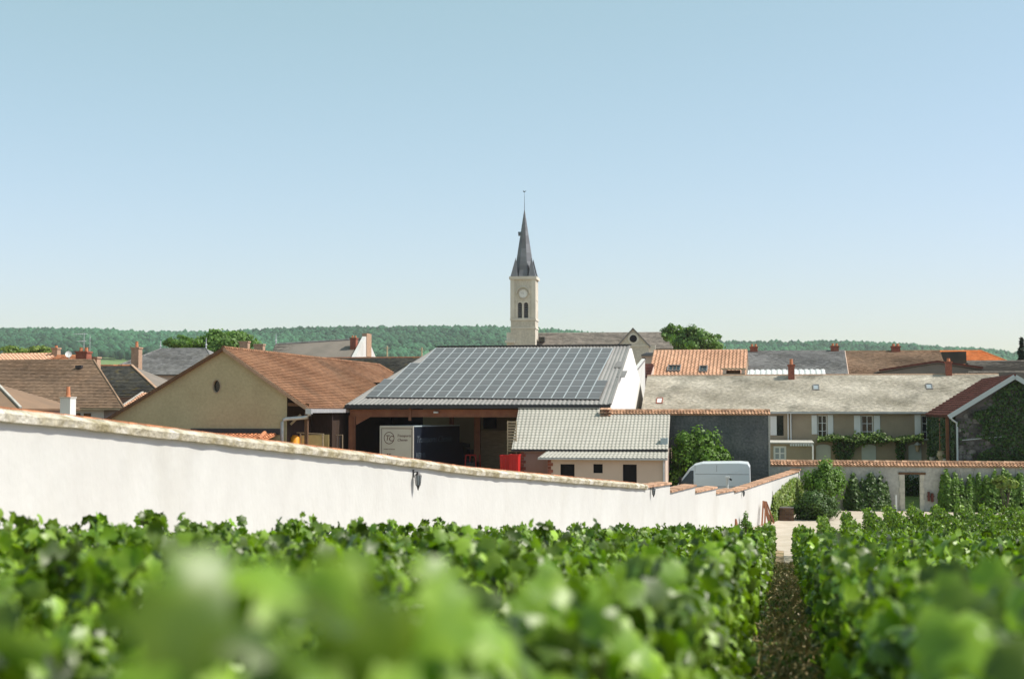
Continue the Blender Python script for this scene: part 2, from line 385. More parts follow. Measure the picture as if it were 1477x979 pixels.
def leafmat(name, a, b, rough=.5, transl=.28, spec=.35, tone=.42, tcol=(1.5, 1.75, .5)):
    return mat(name, a, b, 1.7, lo=.3, hi=.7, rough=rough, spec=spec, tone=tone, transl=transl, tcol=tcol)
M.update(
 vine=leafmat('vine_leaf', (.070, .140, .009), (.172, .262, .020), rough=.43, spec=.52, transl=.26, tone=.76, tcol=(1.5, 1.68, .35)),
 vine_far=leafmat('vine_leaf_far', (.066, .134, .010), (.152, .230, .020), rough=.46, spec=.45, transl=.26, tone=.7, tcol=(1.5, 1.68, .35)),
 shrub=leafmat('shrub_leaf', (.075, .155, .018), (.13, .22, .028)),
 shrub_d=leafmat('dark_shrub_leaf', (.036, .078, .014), (.065, .115, .02), transl=.22),
 ivy=leafmat('ivy_leaf', (.022, .058, .010), (.042, .085, .015), transl=.15),
 creeper=leafmat('creeper_leaf', (.12, .20, .035), (.20, .24, .05)),
 wist=leafmat('climber_leaf', (.09, .16, .03), (.15, .21, .05)),
 tree=leafmat('tree_leaf', (.075, .15, .025), (.115, .20, .04)),
 tree_d=leafmat('dark_tree_leaf', (.035, .085, .02), (.06, .12, .025)),
 conifer=leafmat('conifer_needle', (.014, .034, .018), (.022, .045, .02), transl=.05),
 forest=mat('forest_crown', (.024, .080, .040), (.038, .104, .050), .02, tone=.5, rough=.95, fine=.35, fscale=.35),
 weed=leafmat('weed_leaf', (.06, .11, .025), (.11, .15, .04)),
 straw=leafmat('dry_grass', (.33, .26, .11), (.26, .20, .09), transl=.1, tcol=(1, 1, 1)),
)

# ---------------------------------------------------------------- the setting
def wall_line(px):
    u = (px - CXP)/FPX; Y = 15.05/(.372 - u); return (-2.4 + .372*(Y - 34), Y)
WT = Vector((.372, 1, 0)).normalized(); WN = Vector((WT.y, -WT.x, 0)); W0 = Vector((-2.4, 34, 0))
def wall_off(s, t):
    """metres in front of the white wall"""
    p = G(s, t, 0) - W0; return p.dot(WN)
def grid_sheet(name, ss, ts, zf, m, keep=None, lift=0, label=None):
    mb = MB(); idx = {}
    for i in range(len(ss)-1):
        for j in range(len(ts)-1):
            if keep and not keep((ss[i]+ss[i+1])/2, (ts[j]+ts[j+1])/2): continue
            q = []
            for a, b in ((i, j), (i+1, j), (i+1, j+1), (i, j+1)):
                if (a, b) not in idx:
                    idx[(a, b)] = len(mb.v); mb.v.append(tuple(G(ss[a], ts[b], zf(ss[a], ts[b])+lift)))
                q.append(idx[(a, b)])
            mb.f.append(tuple(q)); mb.t.append(.5)
    return structure(name, mb, m, label=label)
ss = [-400, -250, -150, -90, -60, -45] + [-36 + .75*i for i in range(105)] + [44, 60, 90, 150, 250, 400]
ts = [-60, -30, -15] + [-8 + .75*i for i in range(168)] + [120, 135, 160, 200, 260, 330]
def bump_z(s, t):
    z = ground_z(s, t)
    if -36 < s < 42 and t < 46 and wall_off(s, t) > 3: z += .035*math.sin(3.1*s + 1.7*math.sin(t*.9))*math.sin(t*1.3 + s)
    return z
grid_sheet('ground', ss, ts, bump_z, M['soil'], label='brown vineyard earth and village ground')
def row_end(k):
    """far end of a vine row: left rows stop short of the track below the white wall"""
    s = (k + .5)*1.2
    if k >= 0: return [60, 70, 72.5, 75.5, 78.5][k] if k < 5 else 78.5
    t = 3.0
    while wall_off(s, t) > 3.0 and t < 70: t += .2
    return t - .8
def on_track(s, t):
    w = wall_off(s, t)
    if w < .1: return False
    t += .5*math.sin(s*4.1 + t*.7) + .35*math.sin(s*9.7 + 1) + .3*math.sin(s*2.3 - t*2.9)
    if t > 78.6 and t < 88.5 and s < 30: return s > -.5
    k = math.floor(s/1.2)
    if s < 34 and t > 3: return t > row_end(k if k < 5 else 5) + (.4 if k else -8)
    return False
grid_sheet('gravel_track', [-36 + .25*i for i in range(285)], [2 + .25*i for i in range(350)], lambda s, t: bump_z(s, t), M['gravel'],
           keep=on_track, lift=.012, label='pale gravel track between the vines and the walls')
grid_sheet('lawn', [-1 + .75*i for i in range(44)], [90.6 + .75*i for i in range(22)], ground_z, M['lawn'], lift=.03, label='courtyard lawn behind the garden wall')

# far hillside with woods
PX = [-600, 0, 130, 200, 300, 430, 560, 700, 800, 960, 1040, 1100, 1220, 1300, 1350, 1420, 1455, 1480, 2100]
PY = [480, 480, 477, 480, 479, 474, 476, 477, 482, 492, 494, 494, 494, 499, 505, 509, 515, 517, 528]
def crest(u): return (HZP - np.interp(CXP + u*FPX, PX, PY))/FPX
def hill_z(X, Y):
    u = X/max(Y, 1); c = crest(u); k = np.interp(Y, [300, 520, 900, 1400, 2000, 2400, 3200], [0, .10, .24, .46, .94, 1.0, .9])
    roll = 3*math.sin(X*.008 + Y*.004)*min(1, max(0, (Y-500)/600))
    return -.3 + k*(c*2100 + 2) + roll - (0 if Y > 500 else .0)
mb = MB(); xs = np.linspace(-1700, 1700, 70); ys = [330, 420, 520, 640, 760, 900, 1050, 1200, 1400, 1550, 1700, 1850, 2000, 2150, 2400, 2800, 3200]
for Y in ys:
    for X in xs: mb.v.append((X, Y, hill_z(X, Y) if Y > 330 else -.3))
for j in range(len(ys)-1):
    for i in range(len(xs)-1):
        a = j*len(xs)+i; mb.f.append((a, a+1, a+len(xs)+1, a+len(xs))); mb.t.append(.5)
structure('hillside', mb, M['hill'], label='distant hillside with vineyards below the woods')
def forest():
    rs = np.random.RandomState(3); bm = bmesh.new(); bmesh.ops.create_icosphere(bm, subdivisions=1, radius=1)
    bm.verts.ensure_lookup_table(); tv = np.array([v.co[:] for v in bm.verts]); tf = np.array([[v.index for v in f.verts] for f in bm.faces]); bm.free()
    P = []
    for Y in np.arange(1330, 2200, 9.5):
        hw = .40*Y + 60
        for X in np.arange(-hw, hw, 8.5):
            x = X + rs.uniform(-5, 5); y = Y + rs.uniform(-6, 6)
            edge = 1400 + 90*math.sin(x*.006) + 60*math.sin(x*.017 + 2) + 30*math.sin(x*.05)
            if y < edge or rs.rand() < .07: continue
            if y > 1850 and False: continue
            P.append((x, y))
    for x0, y0, n in ((-520, 1180, 26), (-150, 1150, 20), (300, 1200, 30), (-330, 1290, 14), (-480, 900, 10)):
        for i in range(n): P.append((x0 + rs.normal()*45, y0 + rs.normal()*12))
    P = np.array(P); n = len(P)
    z = np.array([hill_z(x, y) for x, y in P]); h = rs.uniform(.85, 1.13, n)
    q = rs.uniform(.7, 1.15, n); r = np.stack([5.2*q*rs.uniform(.85, 1.2, n), 5.2*q*rs.uniform(.85, 1.2, n), 6.2*h*(.5+.5*q)], 1)
    disp = 1 + rs.uniform(-.25, .25, (n, len(tv), 1))
    V = np.stack([P[:, 0], P[:, 1], z + 5.0*h], 1)[:, None, :] + tv[None]*disp*r[:, None, :]
    # a hidden half of every crown is left out: keep the faces that look up or towards the village
    cen = tv[tf].mean(1); keep = tf[(cen[:, 2] > -.25) & (cen[:, 1] < .62)]
    F_ = (keep[None] + (np.arange(n)*len(tv))[:, None, None]).reshape(-1)
    tone = np.clip(np.repeat(np.clip(.5 + .25*np.sin(P[:, 0]*.011 + P[:, 1]*.007) + rs.uniform(-.45, .45, n), 0, 1.1), len(keep)) + rs.uniform(-.22, .22, n*len(keep)), 0, 1.2)
    me = raw_mesh('forest', V.reshape(-1, 3), F_, 3, M['forest'], tone)
    o = bpy.data.objects.new('forest', me); col.objects.link(o); o['kind'] = 'stuff'
    o['label'] = 'dense green woods covering the distant hill crest'; o['category'] = 'forest'
forest()

# ---------------------------------------------------------------- white boundary wall
rot_w = math.atan2(WT.y, WT.x)
def wl_of(px, py):
    X, Y = wall_line(px); l = (Vector((X, Y, 0)) - W0).dot(WT); return l, wp(px, py, Y).z
def wall_ground(l):
    p = W0 + WT*l; s, t = UG(p.x, p.y); return ground_z(s, t)
TWALL = Thing('boundary_wall', 'long white plastered wall with lichen coping stepping down behind the vines', 'wall', (W0.x, W0.y, 0), rot=rot_w, world=True)
def coping_mesh(l0, z0, l1, z1, jit=.010, step=.22, over=.10, hgt=.2):
    rr = random.Random(int(l0*100)); m = MB(); n = max(2, int((l1-l0)/step)); prof = [(-over, -hgt), (-over-.025, -hgt*.45), (-over*.45, -.035), (.12, 0), (.40, -.07), (.47, -hgt)]
    for i in range(n+1):
        l = l0 + (l1-l0)*i/n; z = z0 + (z1-z0)*i/n; w = .006*math.sin(l*1.9) + .004*math.sin(l*4.3)
        for y, h in prof: m.v.append((l, y + rr.uniform(-jit, jit)+w*.5, z + h + rr.uniform(-jit, jit)*.8 + w*.6))
    k = len(prof)
    for i in range(n):
        for j in range(k):
            a = i*k+j; b = i*k+(j+1) % k; m.f.append((a, b, b+k, a+k)); m.t.append(rr.random())
    m.f.append(tuple(range(k))); m.t.append(.5); m.f.append(tuple(range(n*k, n*k+k))); m.t.append(.5)
    return m
top = [(-260, 552)] + [(0, 587), (150, 604.4), (375, 633), (535, 652.8), (598, 661.5), (684, 674), (800, 685), (930, 697.5)]
secs = []
for a, b in zip(top[:-1], top[1:]): secs.append((*wl_of(*a), *wl_of(*b)))
for a, b in (((930, 699.5), (965.5, 694.5)), ((965.5, 706.5), (1001.5, 697.5)), ((1001.5, 707), (1031.5, 700.8)), ((1031.5, 709), (1057.5, 703.8)), ((1057.5, 707), (1150, 677.5))):
    secs.append((*wl_of(*a), *wl_of(*b)))
for i, (l0, z0, l1, z1) in enumerate(secs):
    near = i < 8; h = .2 if near else .1; body = MB(); n = max(1, int((l1-l0)/2)); lo = -.35
    for k in range(n):
        a = l0+(l1-l0)*k/n; b = l0+(l1-l0)*(k+1)/n; za = z0+(z1-z0)*k/n; zb = z0+(z1-z0)*(k+1)/n
        body.poly([(a, 0, wall_ground(a)+lo), (b, 0, wall_ground(b)+lo), (b, 0, zb-h+.02), (a, 0, za-h+.02)])
        body.poly([(a, .38, wall_ground(a)+lo), (b, .38, wall_ground(b)+lo), (b, .38, zb-h+.02), (a, .38, za-h+.02)])
    body.poly([(l0, 0, wall_ground(l0)+lo), (l0, .38, wall_ground(l0)+lo), (l0, .38, z0-h+.02), (l0, 0, z0-h+.02)])
    body.poly([(l1, 0, wall_ground(l1)+lo), (l1, .38, wall_ground(l1)+lo), (l1, .38, z1-h+.02), (l1, 0, z1-h+.02)])
    TWALL.part('wall_section', body, M['white'], local=True)
    if near: TWALL.part('coping', coping_mesh(l0, z0, l1, z1), M['coping'], local=True)
    c = MB(); k = max(1, int((l1-l0)/.24))
    for q in range(k):
        a = l0+(l1-l0)*q/k; b = l0+(l1-l0)*(q+.97)/k; za = z0+(z1-z0)*q/k; zb = z0+(z1-z0)*(q+1)/k
        if near: c.obox(Vector((a, .2, za+.002)), Vector((b-a, 0, zb-za)), Vector((0, .24, -.05)), Vector((0, 0, .028)), R.random())
        else: c.obox(Vector((a, -.075, za-.10+R.uniform(-.006, .006))), Vector((b-a, 0, zb-za)), Vector((0, .53, .03)), Vector((0, 0, .07+R.uniform(0, .012))), R.random())
    TWALL.part('coping_tile', c, M['terra'] if near else M['terra_pale'], local=True, kind='stuff')
l0, z0 = wl_of(1150, 677.5)
pm = MB().box((l0, -.06, wall_ground(l0)-.3), (l0+.42, .44, z0-.02))
pr = TWALL.part('end_pier', pm, M['white'], local=True)
TWALL.part('pier_cap', MB().box((l0-.05, -.11, z0-.02), (l0+.47, .49, z0+.07)), M['terra_pale'], local=True, parent=pr)

def lantern(px, py_t, py_b, label):
    X, Y = wall_line(px); l = (Vector((X, Y, 0)) - W0).dot(WT); zt = wp(px, py_t, Y).z; zb = wp(px, py_b, Y).z; h = zt-zb
    p = W0 + WT*l + WN*.0
    T = Thing('wall_lantern', label, 'lantern', (p.x, p.y, zb), group='lanterns on the white wall', rot=rot_w, world=True)
    w = h*.17; m = MB().box((-w*.35, -.02, h*.62), (w*.35, -.002, h)); m.beam((0, -.02, h*.86), (0, -w*1.6, h*.9), .02, .02)
    T.part('bracket', m, M['dark_metal'], local=True)
    c = MB().tube([(0, -w*1.6, h*.92), (0, -w*1.6, h*.74)], [w*.25, w*1.0], 6)
    cg = T.part('lamp_cap', c, M['dark_metal'], local=True)
    cage = MB()
    for k in range(6):
        a = k*math.pi/3; cage.beam((w*.95*math.cos(a), -w*1.6 + w*.95*math.sin(a), h*.74), (w*.6*math.cos(a), -w*1.6+w*.6*math.sin(a), h*.24), .014, .014)
    cage.tube([(0, -w*1.6, h*.26), (0, -w*1.6, h*.2), (0, -w*1.6, 0)], [w*.62, w*.5, w*.08], 6)
    T.part('lamp_frame', cage, M['dark_metal'], local=True)
    T.part('lamp_glass', MB().tube([(0, -w*1.6, h*.73), (0, -w*1.6, h*.25)], [w*.86, w*.55], 6), M['glass_l'], local=True)
lantern(596, 677, 707, 'nearest wall lantern, hung below the coping opposite the parked truck')
lantern(937.5, 700.5, 717, 'wall lantern on the first stepped bay of the white wall')
lantern(1068.5, 706, 716.5, 'farthest wall lantern, on the rising bay next to the ivy')
# wall items: leaning boards, low tile cone, weeds

# ---------------------------------------------------------------- generic building pieces
def chimney(T, s0, s1, t0, t1, z0, z1, m, pots=1, pot_h=.5, parent=None, cap=True, m_cap=None):
    c = MB().box((s0, t0, z0), (s1, t1, z1)); o = T.part('chimney', c, m, parent=parent)
    if cap:
        d = .06; T.part('chimney_cap', MB().box((s0-d, t0-d, z1), (s1+d, t1+d, z1+.12)), m_cap or m, parent=o if parent is None else parent)
    for k in range(pots):
        cs = s0 + (s1-s0)*(k+.5)/pots; ct = (t0+t1)/2; r = min(.14, (s1-s0)/pots*.36)
        T.part('chimney_pot', MB().tube([(cs, ct, z1+.11), (cs, ct, z1+.11+pot_h*.85), (cs, ct, z1+.11+pot_h)], [r, r*.82, r*.95], 8), M['clay'], parent=o if parent is None else parent)
    return o
def window(T, s0, s1, z0, z1, t, frame, glass, nx=2, nz=3, fw=.06, parent=None, depth=.10, name='window'):
    """t: the plane of the frame"""
    f = MB(); f.box((s0, t, z0), (s0+fw, t+.05, z1)); f.box((s1-fw, t, z0), (s1, t+.05, z1)); f.box((s0+fw, t, z0), (s1-fw, t+.05, z0+fw)); f.box((s0+fw, t, z1-fw), (s1-fw, t+.05, z1))
    for i in range(1, nx):
        x = s0+(s1-s0)*i/nx; f.box((x-fw*.4, t+.004, z0+fw), (x+fw*.4, t+.046, z1-fw))
    for j in range(1, nz):
        z = z0+(z1-z0)*j/nz; f.box((s0+fw, t+.01, z-fw*.28), (s1-fw, t+.04, z+fw*.28))
    o = T.part(name, f, frame, parent=parent)
    T.part('pane', MB().poly([(s0+fw*.5, t+.03, z0+fw*.5), (s1-fw*.5, t+.03, z0+fw*.5), (s1-fw*.5, t+.03, z1-fw*.5), (s0+fw*.5, t+.03, z1-fw*.5)]), glass, parent=o)
    return o
def shutter(T, s0, s1, z0, z1, t, m, arched=False, slats=8):
    b = MB(); d = .04; w = s1-s0
    if arched:
        c = (s0+s1)/2; n = 8; pts = [(s0, t, z0), (s1, t, z0)] + [(c + w/2*math.cos(math.pi*k/n), t, z1 - w*.18 + w*.18*math.sin(math.pi*k/n)) for k in range(n+1)]
        b.prism(pts, (0, d, 0)); b.box((c-.012, t-.012, z0), (c+.012, t-.001, z1-.02))
        zt = z1-w*.2
    else: b.box((s0, t, z0), (s1, t+d, z1)); zt = z1
    for k in range(slats):
        z = z0 + (zt-z0)*(k+.2)/slats
        if arched:
            c = (s0+s1)/2; b.box((s0+.06, t-.014, z), (c-.05, t-.002, z+(zt-z0)/slats*.55)); b.box((c+.05, t-.014, z), (s1-.06, t-.002, z+(zt-z0)/slats*.55))
        else: b.box((s0+.05, t-.014, z), (s1-.05, t-.002, z+(zt-z0)/slats*.55))
    return T.part('shutter', b, m)
LH_ = None
def roof_window(T, A, u, n_, v, w, h, frame, glass, parent):
    """a skylight lying on a roof plane: A lower-left corner, u across, v up the slope, n_ outward"""
    f = MB(); fw = .07; hgt = .10 if T is LH_ else .22
    for a, b, c, d in ((0, fw, 0, h), (w-fw, w, 0, h), (fw, w-fw, 0, fw), (fw, w-fw, h-fw, h)):
        f.obox(A + u*a + v*c, u*(b-a), v*(d-c), n_*hgt)
    o = T.part('roof_window', f, frame, parent=parent)
    T.part('pane', MB().poly([A+u*fw*.5+v*fw*.5+n_*(hgt*.6), A+u*(w-fw*.5)+v*fw*.5+n_*(hgt*.6), A+u*(w-fw*.5)+v*(h-fw*.5)+n_*(hgt*.6), A+u*fw*.5+v*(h-fw*.5)+n_*(hgt*.6)]), glass, parent=o) if parent is T.o else \
    T.part('pane', MB().poly([A+u*fw*.5+v*fw*.5+n_*(hgt*.6), A+u*(w-fw*.5)+v*fw*.5+n_*(hgt*.6), A+u*(w-fw*.5)+v*(h-fw*.5)+n_*(hgt*.6), A+u*fw*.5+v*(h-fw*.5)+n_*(hgt*.6)]), glass, parent=o.parent)
    return o
def plane_frame(A, B, D):
    u = (Vector(B)-Vector(A)).normalized(); n_ = (Vector(B)-Vector(A)).cross(Vector(D)-Vector(A)).normalized()
    if n_.z < 0: n_ = -n_
    return u, n_.cross(u).normalized() if n_.cross(u).z > 0 else -n_.cross(u).normalized(), n_
def on_plane(px, py, A, n_):
    x, y, z = ray(px, py); ds, dt = UG(x, y); d = Vector((ds, dt, z)); o = Vector((0, 0, EYE)); k = (Vector(A)-o).dot(n_)/d.dot(n_); return o + d*k

def simple_house(name, label, cat, s0, s1, t0, t1, z0, ze, zr, wallm, roofm, hipL=0, hipR=0, course=.3, width=.26, th=.03, kind='flat', group=None, over=.3, caps=None, end_over=.15):
    """a house with its ridge along s; the slope towards the camera carries real tiles"""
    T = Thing(name, label, cat, ((s0+s1)/2, (t0+t1)/2, z0), group=group); tm = (t0+t1)/2
    w = MB(); pitch = (zr-ze)/(tm-t0+over); zw = ze + pitch*over - .04
    for t in (t0, t1): w.poly([(s0, t, z0), (s1, t, z0), (s1, t, zw), (s0, t, zw)])
    for s, hp in ((s0, hipL), (s1, hipR)):
        pts = [(s, t0, z0), (s, t1, z0), (s, t1, zw)]
        if hp <= 0: pts.append((s, tm, zr-.1))
        pts.append((s, t0, zw)); w.poly(pts)
    T.part('wall', w, wallm)
    a, b = s0-end_over, s1+end_over
    A, B = Vector((a, t0-over, ze)), Vector((b, t0-over, ze)); C, D = Vector((b-hipR, tm, zr)), Vector((a+hipL, tm, zr)); E, Fv = Vector((b, t1+over, ze)), Vector((a, t1+over, ze))
    r = MB(); r.slab([A, B, C, D], .12); r.slab([D, C, E, Fv], .12)
    if hipL > 0: r.slab([A, D, Fv], .12)
    if hipR > 0: r.slab([B, E, C], .12)
    ro = T.part('roof', r, roofm)
    u, v, n_ = plane_frame(A, B, D)
    T.part('roof_tiles', tiles([A+n_*.003, B+n_*.003, C+n_*.003, D+n_*.003], course, width, th, kind), roofm, kind='stuff', parent=ro)
    cp = ridge_caps(D, C, .10)
    if hipR > 0: cp2 = ridge_caps(B, C, .09); cp.v, cp.f, cp.t = merge(cp, cp2)
    if hipL > 0: cp2 = ridge_caps(A, D, .09); cp.v, cp.f, cp.t = merge(cp, cp2)
    T.part('ridge_cap', cp, caps or roofm, kind='stuff', parent=ro)
    T.roof = ro; T.fr = (A, B, C, D, u, v, n_); return T
def merge(a, b):
    n = len(a.v); return a.v + b.v, a.f + [tuple(i+n for i in f) for f in b.f], a.t + b.t

# ---------------------------------------------------------------- solar barn
BT = 91.0; RT = 105.5; FLOOR = EYE - 5.0
A = gp(498, 582, BT); B = gp(880.5, 585, BT); C = gp(908, 498.5, RT); D = gp(630, 500.5, RT)
A.z = B.z = (A.z+B.z)/2; C.z = D.z = (C.z+D.z)/2
Bsh = B.s if hasattr(B, 's') else B[0]
T = Thing('solar_barn', 'large open barn with a grey ribbed roof carrying solar panels', 'barn', (A[0], BT, FLOOR)); SB = T
u, v, n_ = plane_frame(A, B, D)
E = Vector((C[0], RT+12, A[2]+.6)); F4 = Vector((D[0]-3.0, RT+12, A[2]+.6))
roof = T.part('roof', MB().slab([A, B, C, D], .16).slab([D, C, E, F4], .16), M['grey_metal'])
def lift(q, h): return [Vector(p)+n_*h for p in q]
T.part('roof_sheet', ribs(lift([A, B, C, D], .004), .30, .035), M['grey_metal'], parent=roof, kind='stuff')
T.part('gutter', MB().beam(A+Vector((0, -.08, -.13)), B+Vector((0, -.08, -.13)), .18, .22), M['dark_metal'], parent=roof)
T.part('ridge_flashing', MB().beam(D+Vector((-.1, 0, .06)), C+Vector((.15, 0, .06)), .5, .07), M['dark_metal'], parent=roof)
T.part('verge_flashing', MB().beam(B+n_*.03+Vector((.02, 0, 0)), C+n_*.03+Vector((.02, 0, 0)), .12, .1), M['grey_metal'], parent=roof)
# panels: 20 columns, 9 rows, stepped at the ends
b0 = on_plane(528, 574.0, A, n_); b1 = on_plane(865, 577.0, A, n_); t0_ = on_plane(644, 504.0, A, n_)
uu = (b1-b0); cw = uu.length/20; uu.normalize(); l3 = b0 + uu*cw*3
vv = (t0_ - l3); rh = vv.length/9; vv.normalize()
rows_for = lambda c: 3 if c == 0 else 6 if c == 1 else 3 if c == 19 else 9
pm = None
for c in range(20):
    for r_ in range(rows_for(c)):
        o = b0 + uu*cw*c + vv*rh*r_ + n_*.085
        w, h = cw-.035, rh-.05
        if pm is None or True:
            pass
        key = (c+r_*3) % 4
        m = bpy.data.meshes.get(f'solar_panel_{key}')
        if m is None:
            q = MB().obox(Vector((0, 0, 0)), uu*w, vv*h, n_*.035, key/3)
            m = bpy.data.meshes.new(f'solar_panel_{key}'); m.from_pydata(q.v, [], q.f); set_tone(m, q.t); m.materials.append(M['panel'])
            fr = MB()
        T.mesh('solar_panel', m, loc=o)
rails = MB()
for c in range(21):
    n0 = max(rows_for(min(c, 19)), rows_for(max(c-1, 0)))
    o = b0 + uu*(cw*c-.0175) + n_*.088
    if c in (0, 20): continue
    rails.obox(o - uu*.04, uu*.08, vv*(rh*n0-.03), n_*.045)
T.part('panel_rail', rails, M['alu'], kind='stuff')
rails = MB()
for r_ in range(10):
    c0, c1 = (0, 20) if r_ <= 3 else (1, 19) if r_ <= 6 else (2, 19)
    rails.obox(b0 + uu*cw*c0 + vv*(rh*r_-.065) + n_*.08, uu*(cw*(c1-c0)-.035), vv*.075, n_*.046)
T.part('panel_clamp_strip', rails, M['alu'], kind='stuff')
lower = MB().obox(b0 + vv*-.10 + n_*.02, uu*(cw*20), vv*.06, n_*.09); T.part('panel_edge', lower, M['dark_metal'])
# small roof lights on the right hand strip
for (px, py) in ((886, 531), (889.5, 545)):
    p = on_plane(px, py, A, n_); T.part('roof_light', MB().obox(p+n_*.04, uu*.55, vv*1.6, n_*.03), M['slate'], parent=roof)
# white gable wall on the right, back wall, posts and beams
gs = B[0] - .12
g = MB().prism([(gs, BT+.25, FLOOR-.6), (gs, RT+11, FLOOR-.6), (gs, RT+11, A[2]+.2), (gs, RT, C[2]-.2), (gs, BT+.25, B[2]-.2)], (-.3, 0, 0))
T.part('gable_wall', g, M['gable_white'])
sA, sB = A[0], gs-.35
zb = A[2]-.2
T.part('back_wall', MB().box((gx(610, BT+13), BT+13, FLOOR-.3), (sB, BT+13.3, zb+3.2)), M['tanwall'])
T.part('back_cladding', MB().box((sA-4, BT+17, FLOOR-.3), (gx(607, BT+13), BT+17.2, zb+2.0)), M['dark'])  # this and the side cladding: near-black colour in place of interior shade
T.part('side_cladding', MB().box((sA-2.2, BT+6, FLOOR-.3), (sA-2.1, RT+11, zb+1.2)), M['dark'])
T.part('concrete_floor', MB().box((sA-4.5, BT-1.5, FLOOR-.6), (sB+.02, RT+11.5, FLOOR)), M['soil'])
fb = MB(); y0 = BT+.55
zt = lambda s: A[2] + (B[2]-A[2])*(s-A[0])/(B[0]-A[0]) - .02
bm_ = MB(); bm_.obox(Vector((sA+.15, y0, zt(sA)-.75)), Vector((sB-sA-.2, 0, zt(sB)-zt(sA))), Vector((0, .12, 0)), Vector((0, 0, .42)))
bm_.obox(Vector((sA+.15, y0-.08, zt(sA)-.34)), Vector((sB-sA-.2, 0, zt(sB)-zt(sA))), Vector((0, .28, 0)), Vector((0, 0, .05)))
bm_.obox(Vector((sA+.15, y0-.08, zt(sA)-.79)), Vector((sB-sA-.2, 0, zt(sB)-zt(sA))), Vector((0, .28, 0)), Vector((0, 0, .05)))
T.part('eaves_beam', bm_, M['rust'])
for px, tt, w in ((507.5, BT+.55, .42), (688, BT+6, .42), (651, BT+12, .3)):
    s = gx(px, tt); p = MB(); p.box((s-w/2, tt-.02, FLOOR), (s-w/2+.05, tt+.26, zb-.5)); p.box((s+w/2-.05, tt-.02, FLOOR), (s+w/2, tt+.26, zb-.5)); p.box((s-w/2+.05, tt+.1, FLOOR), (s+w/2-.05, tt+.14, zb-.5))
    T.part('steel_post', p, M['rust'])
s = gx(513, BT+.55); T.part('knee_brace', MB().prism([(s, BT+.6, zb-.55), (s+1.1, BT+.6, zb-.55), (s, BT+.6, zb-1.15)], (0, .1, 0)), M['rust'])
s = gx(591, BT+.4); T.part('hanger_plate', MB().box((s-.09, BT+.42, zb-.85), (s+.09, BT+.46, zb-.02)), M['rust'])
s = gx(629, BT+.4); T.part('flood_lamp', MB().box((s-.14, BT+.25, zb-.36), (s+.14, BT+.46, zb-.24)), M['whitepaint'])
s0, s1 = gx(692, BT+9), gx(738, BT+9)
T.part('plywood_screen', MB().box((s0, BT+9, FLOOR), (s1, BT+9.1, gz(621, 710, BT+9))), M['palewood'], label='brown board screen inside the barn')
T.part('upper_window', MB().box((gx(697, BT+12.9), BT+12.93, gz(618, 700, BT+13)), (gx(716, BT+12.9), BT+12.97, gz(601, 700, BT+13))), M['dark'])

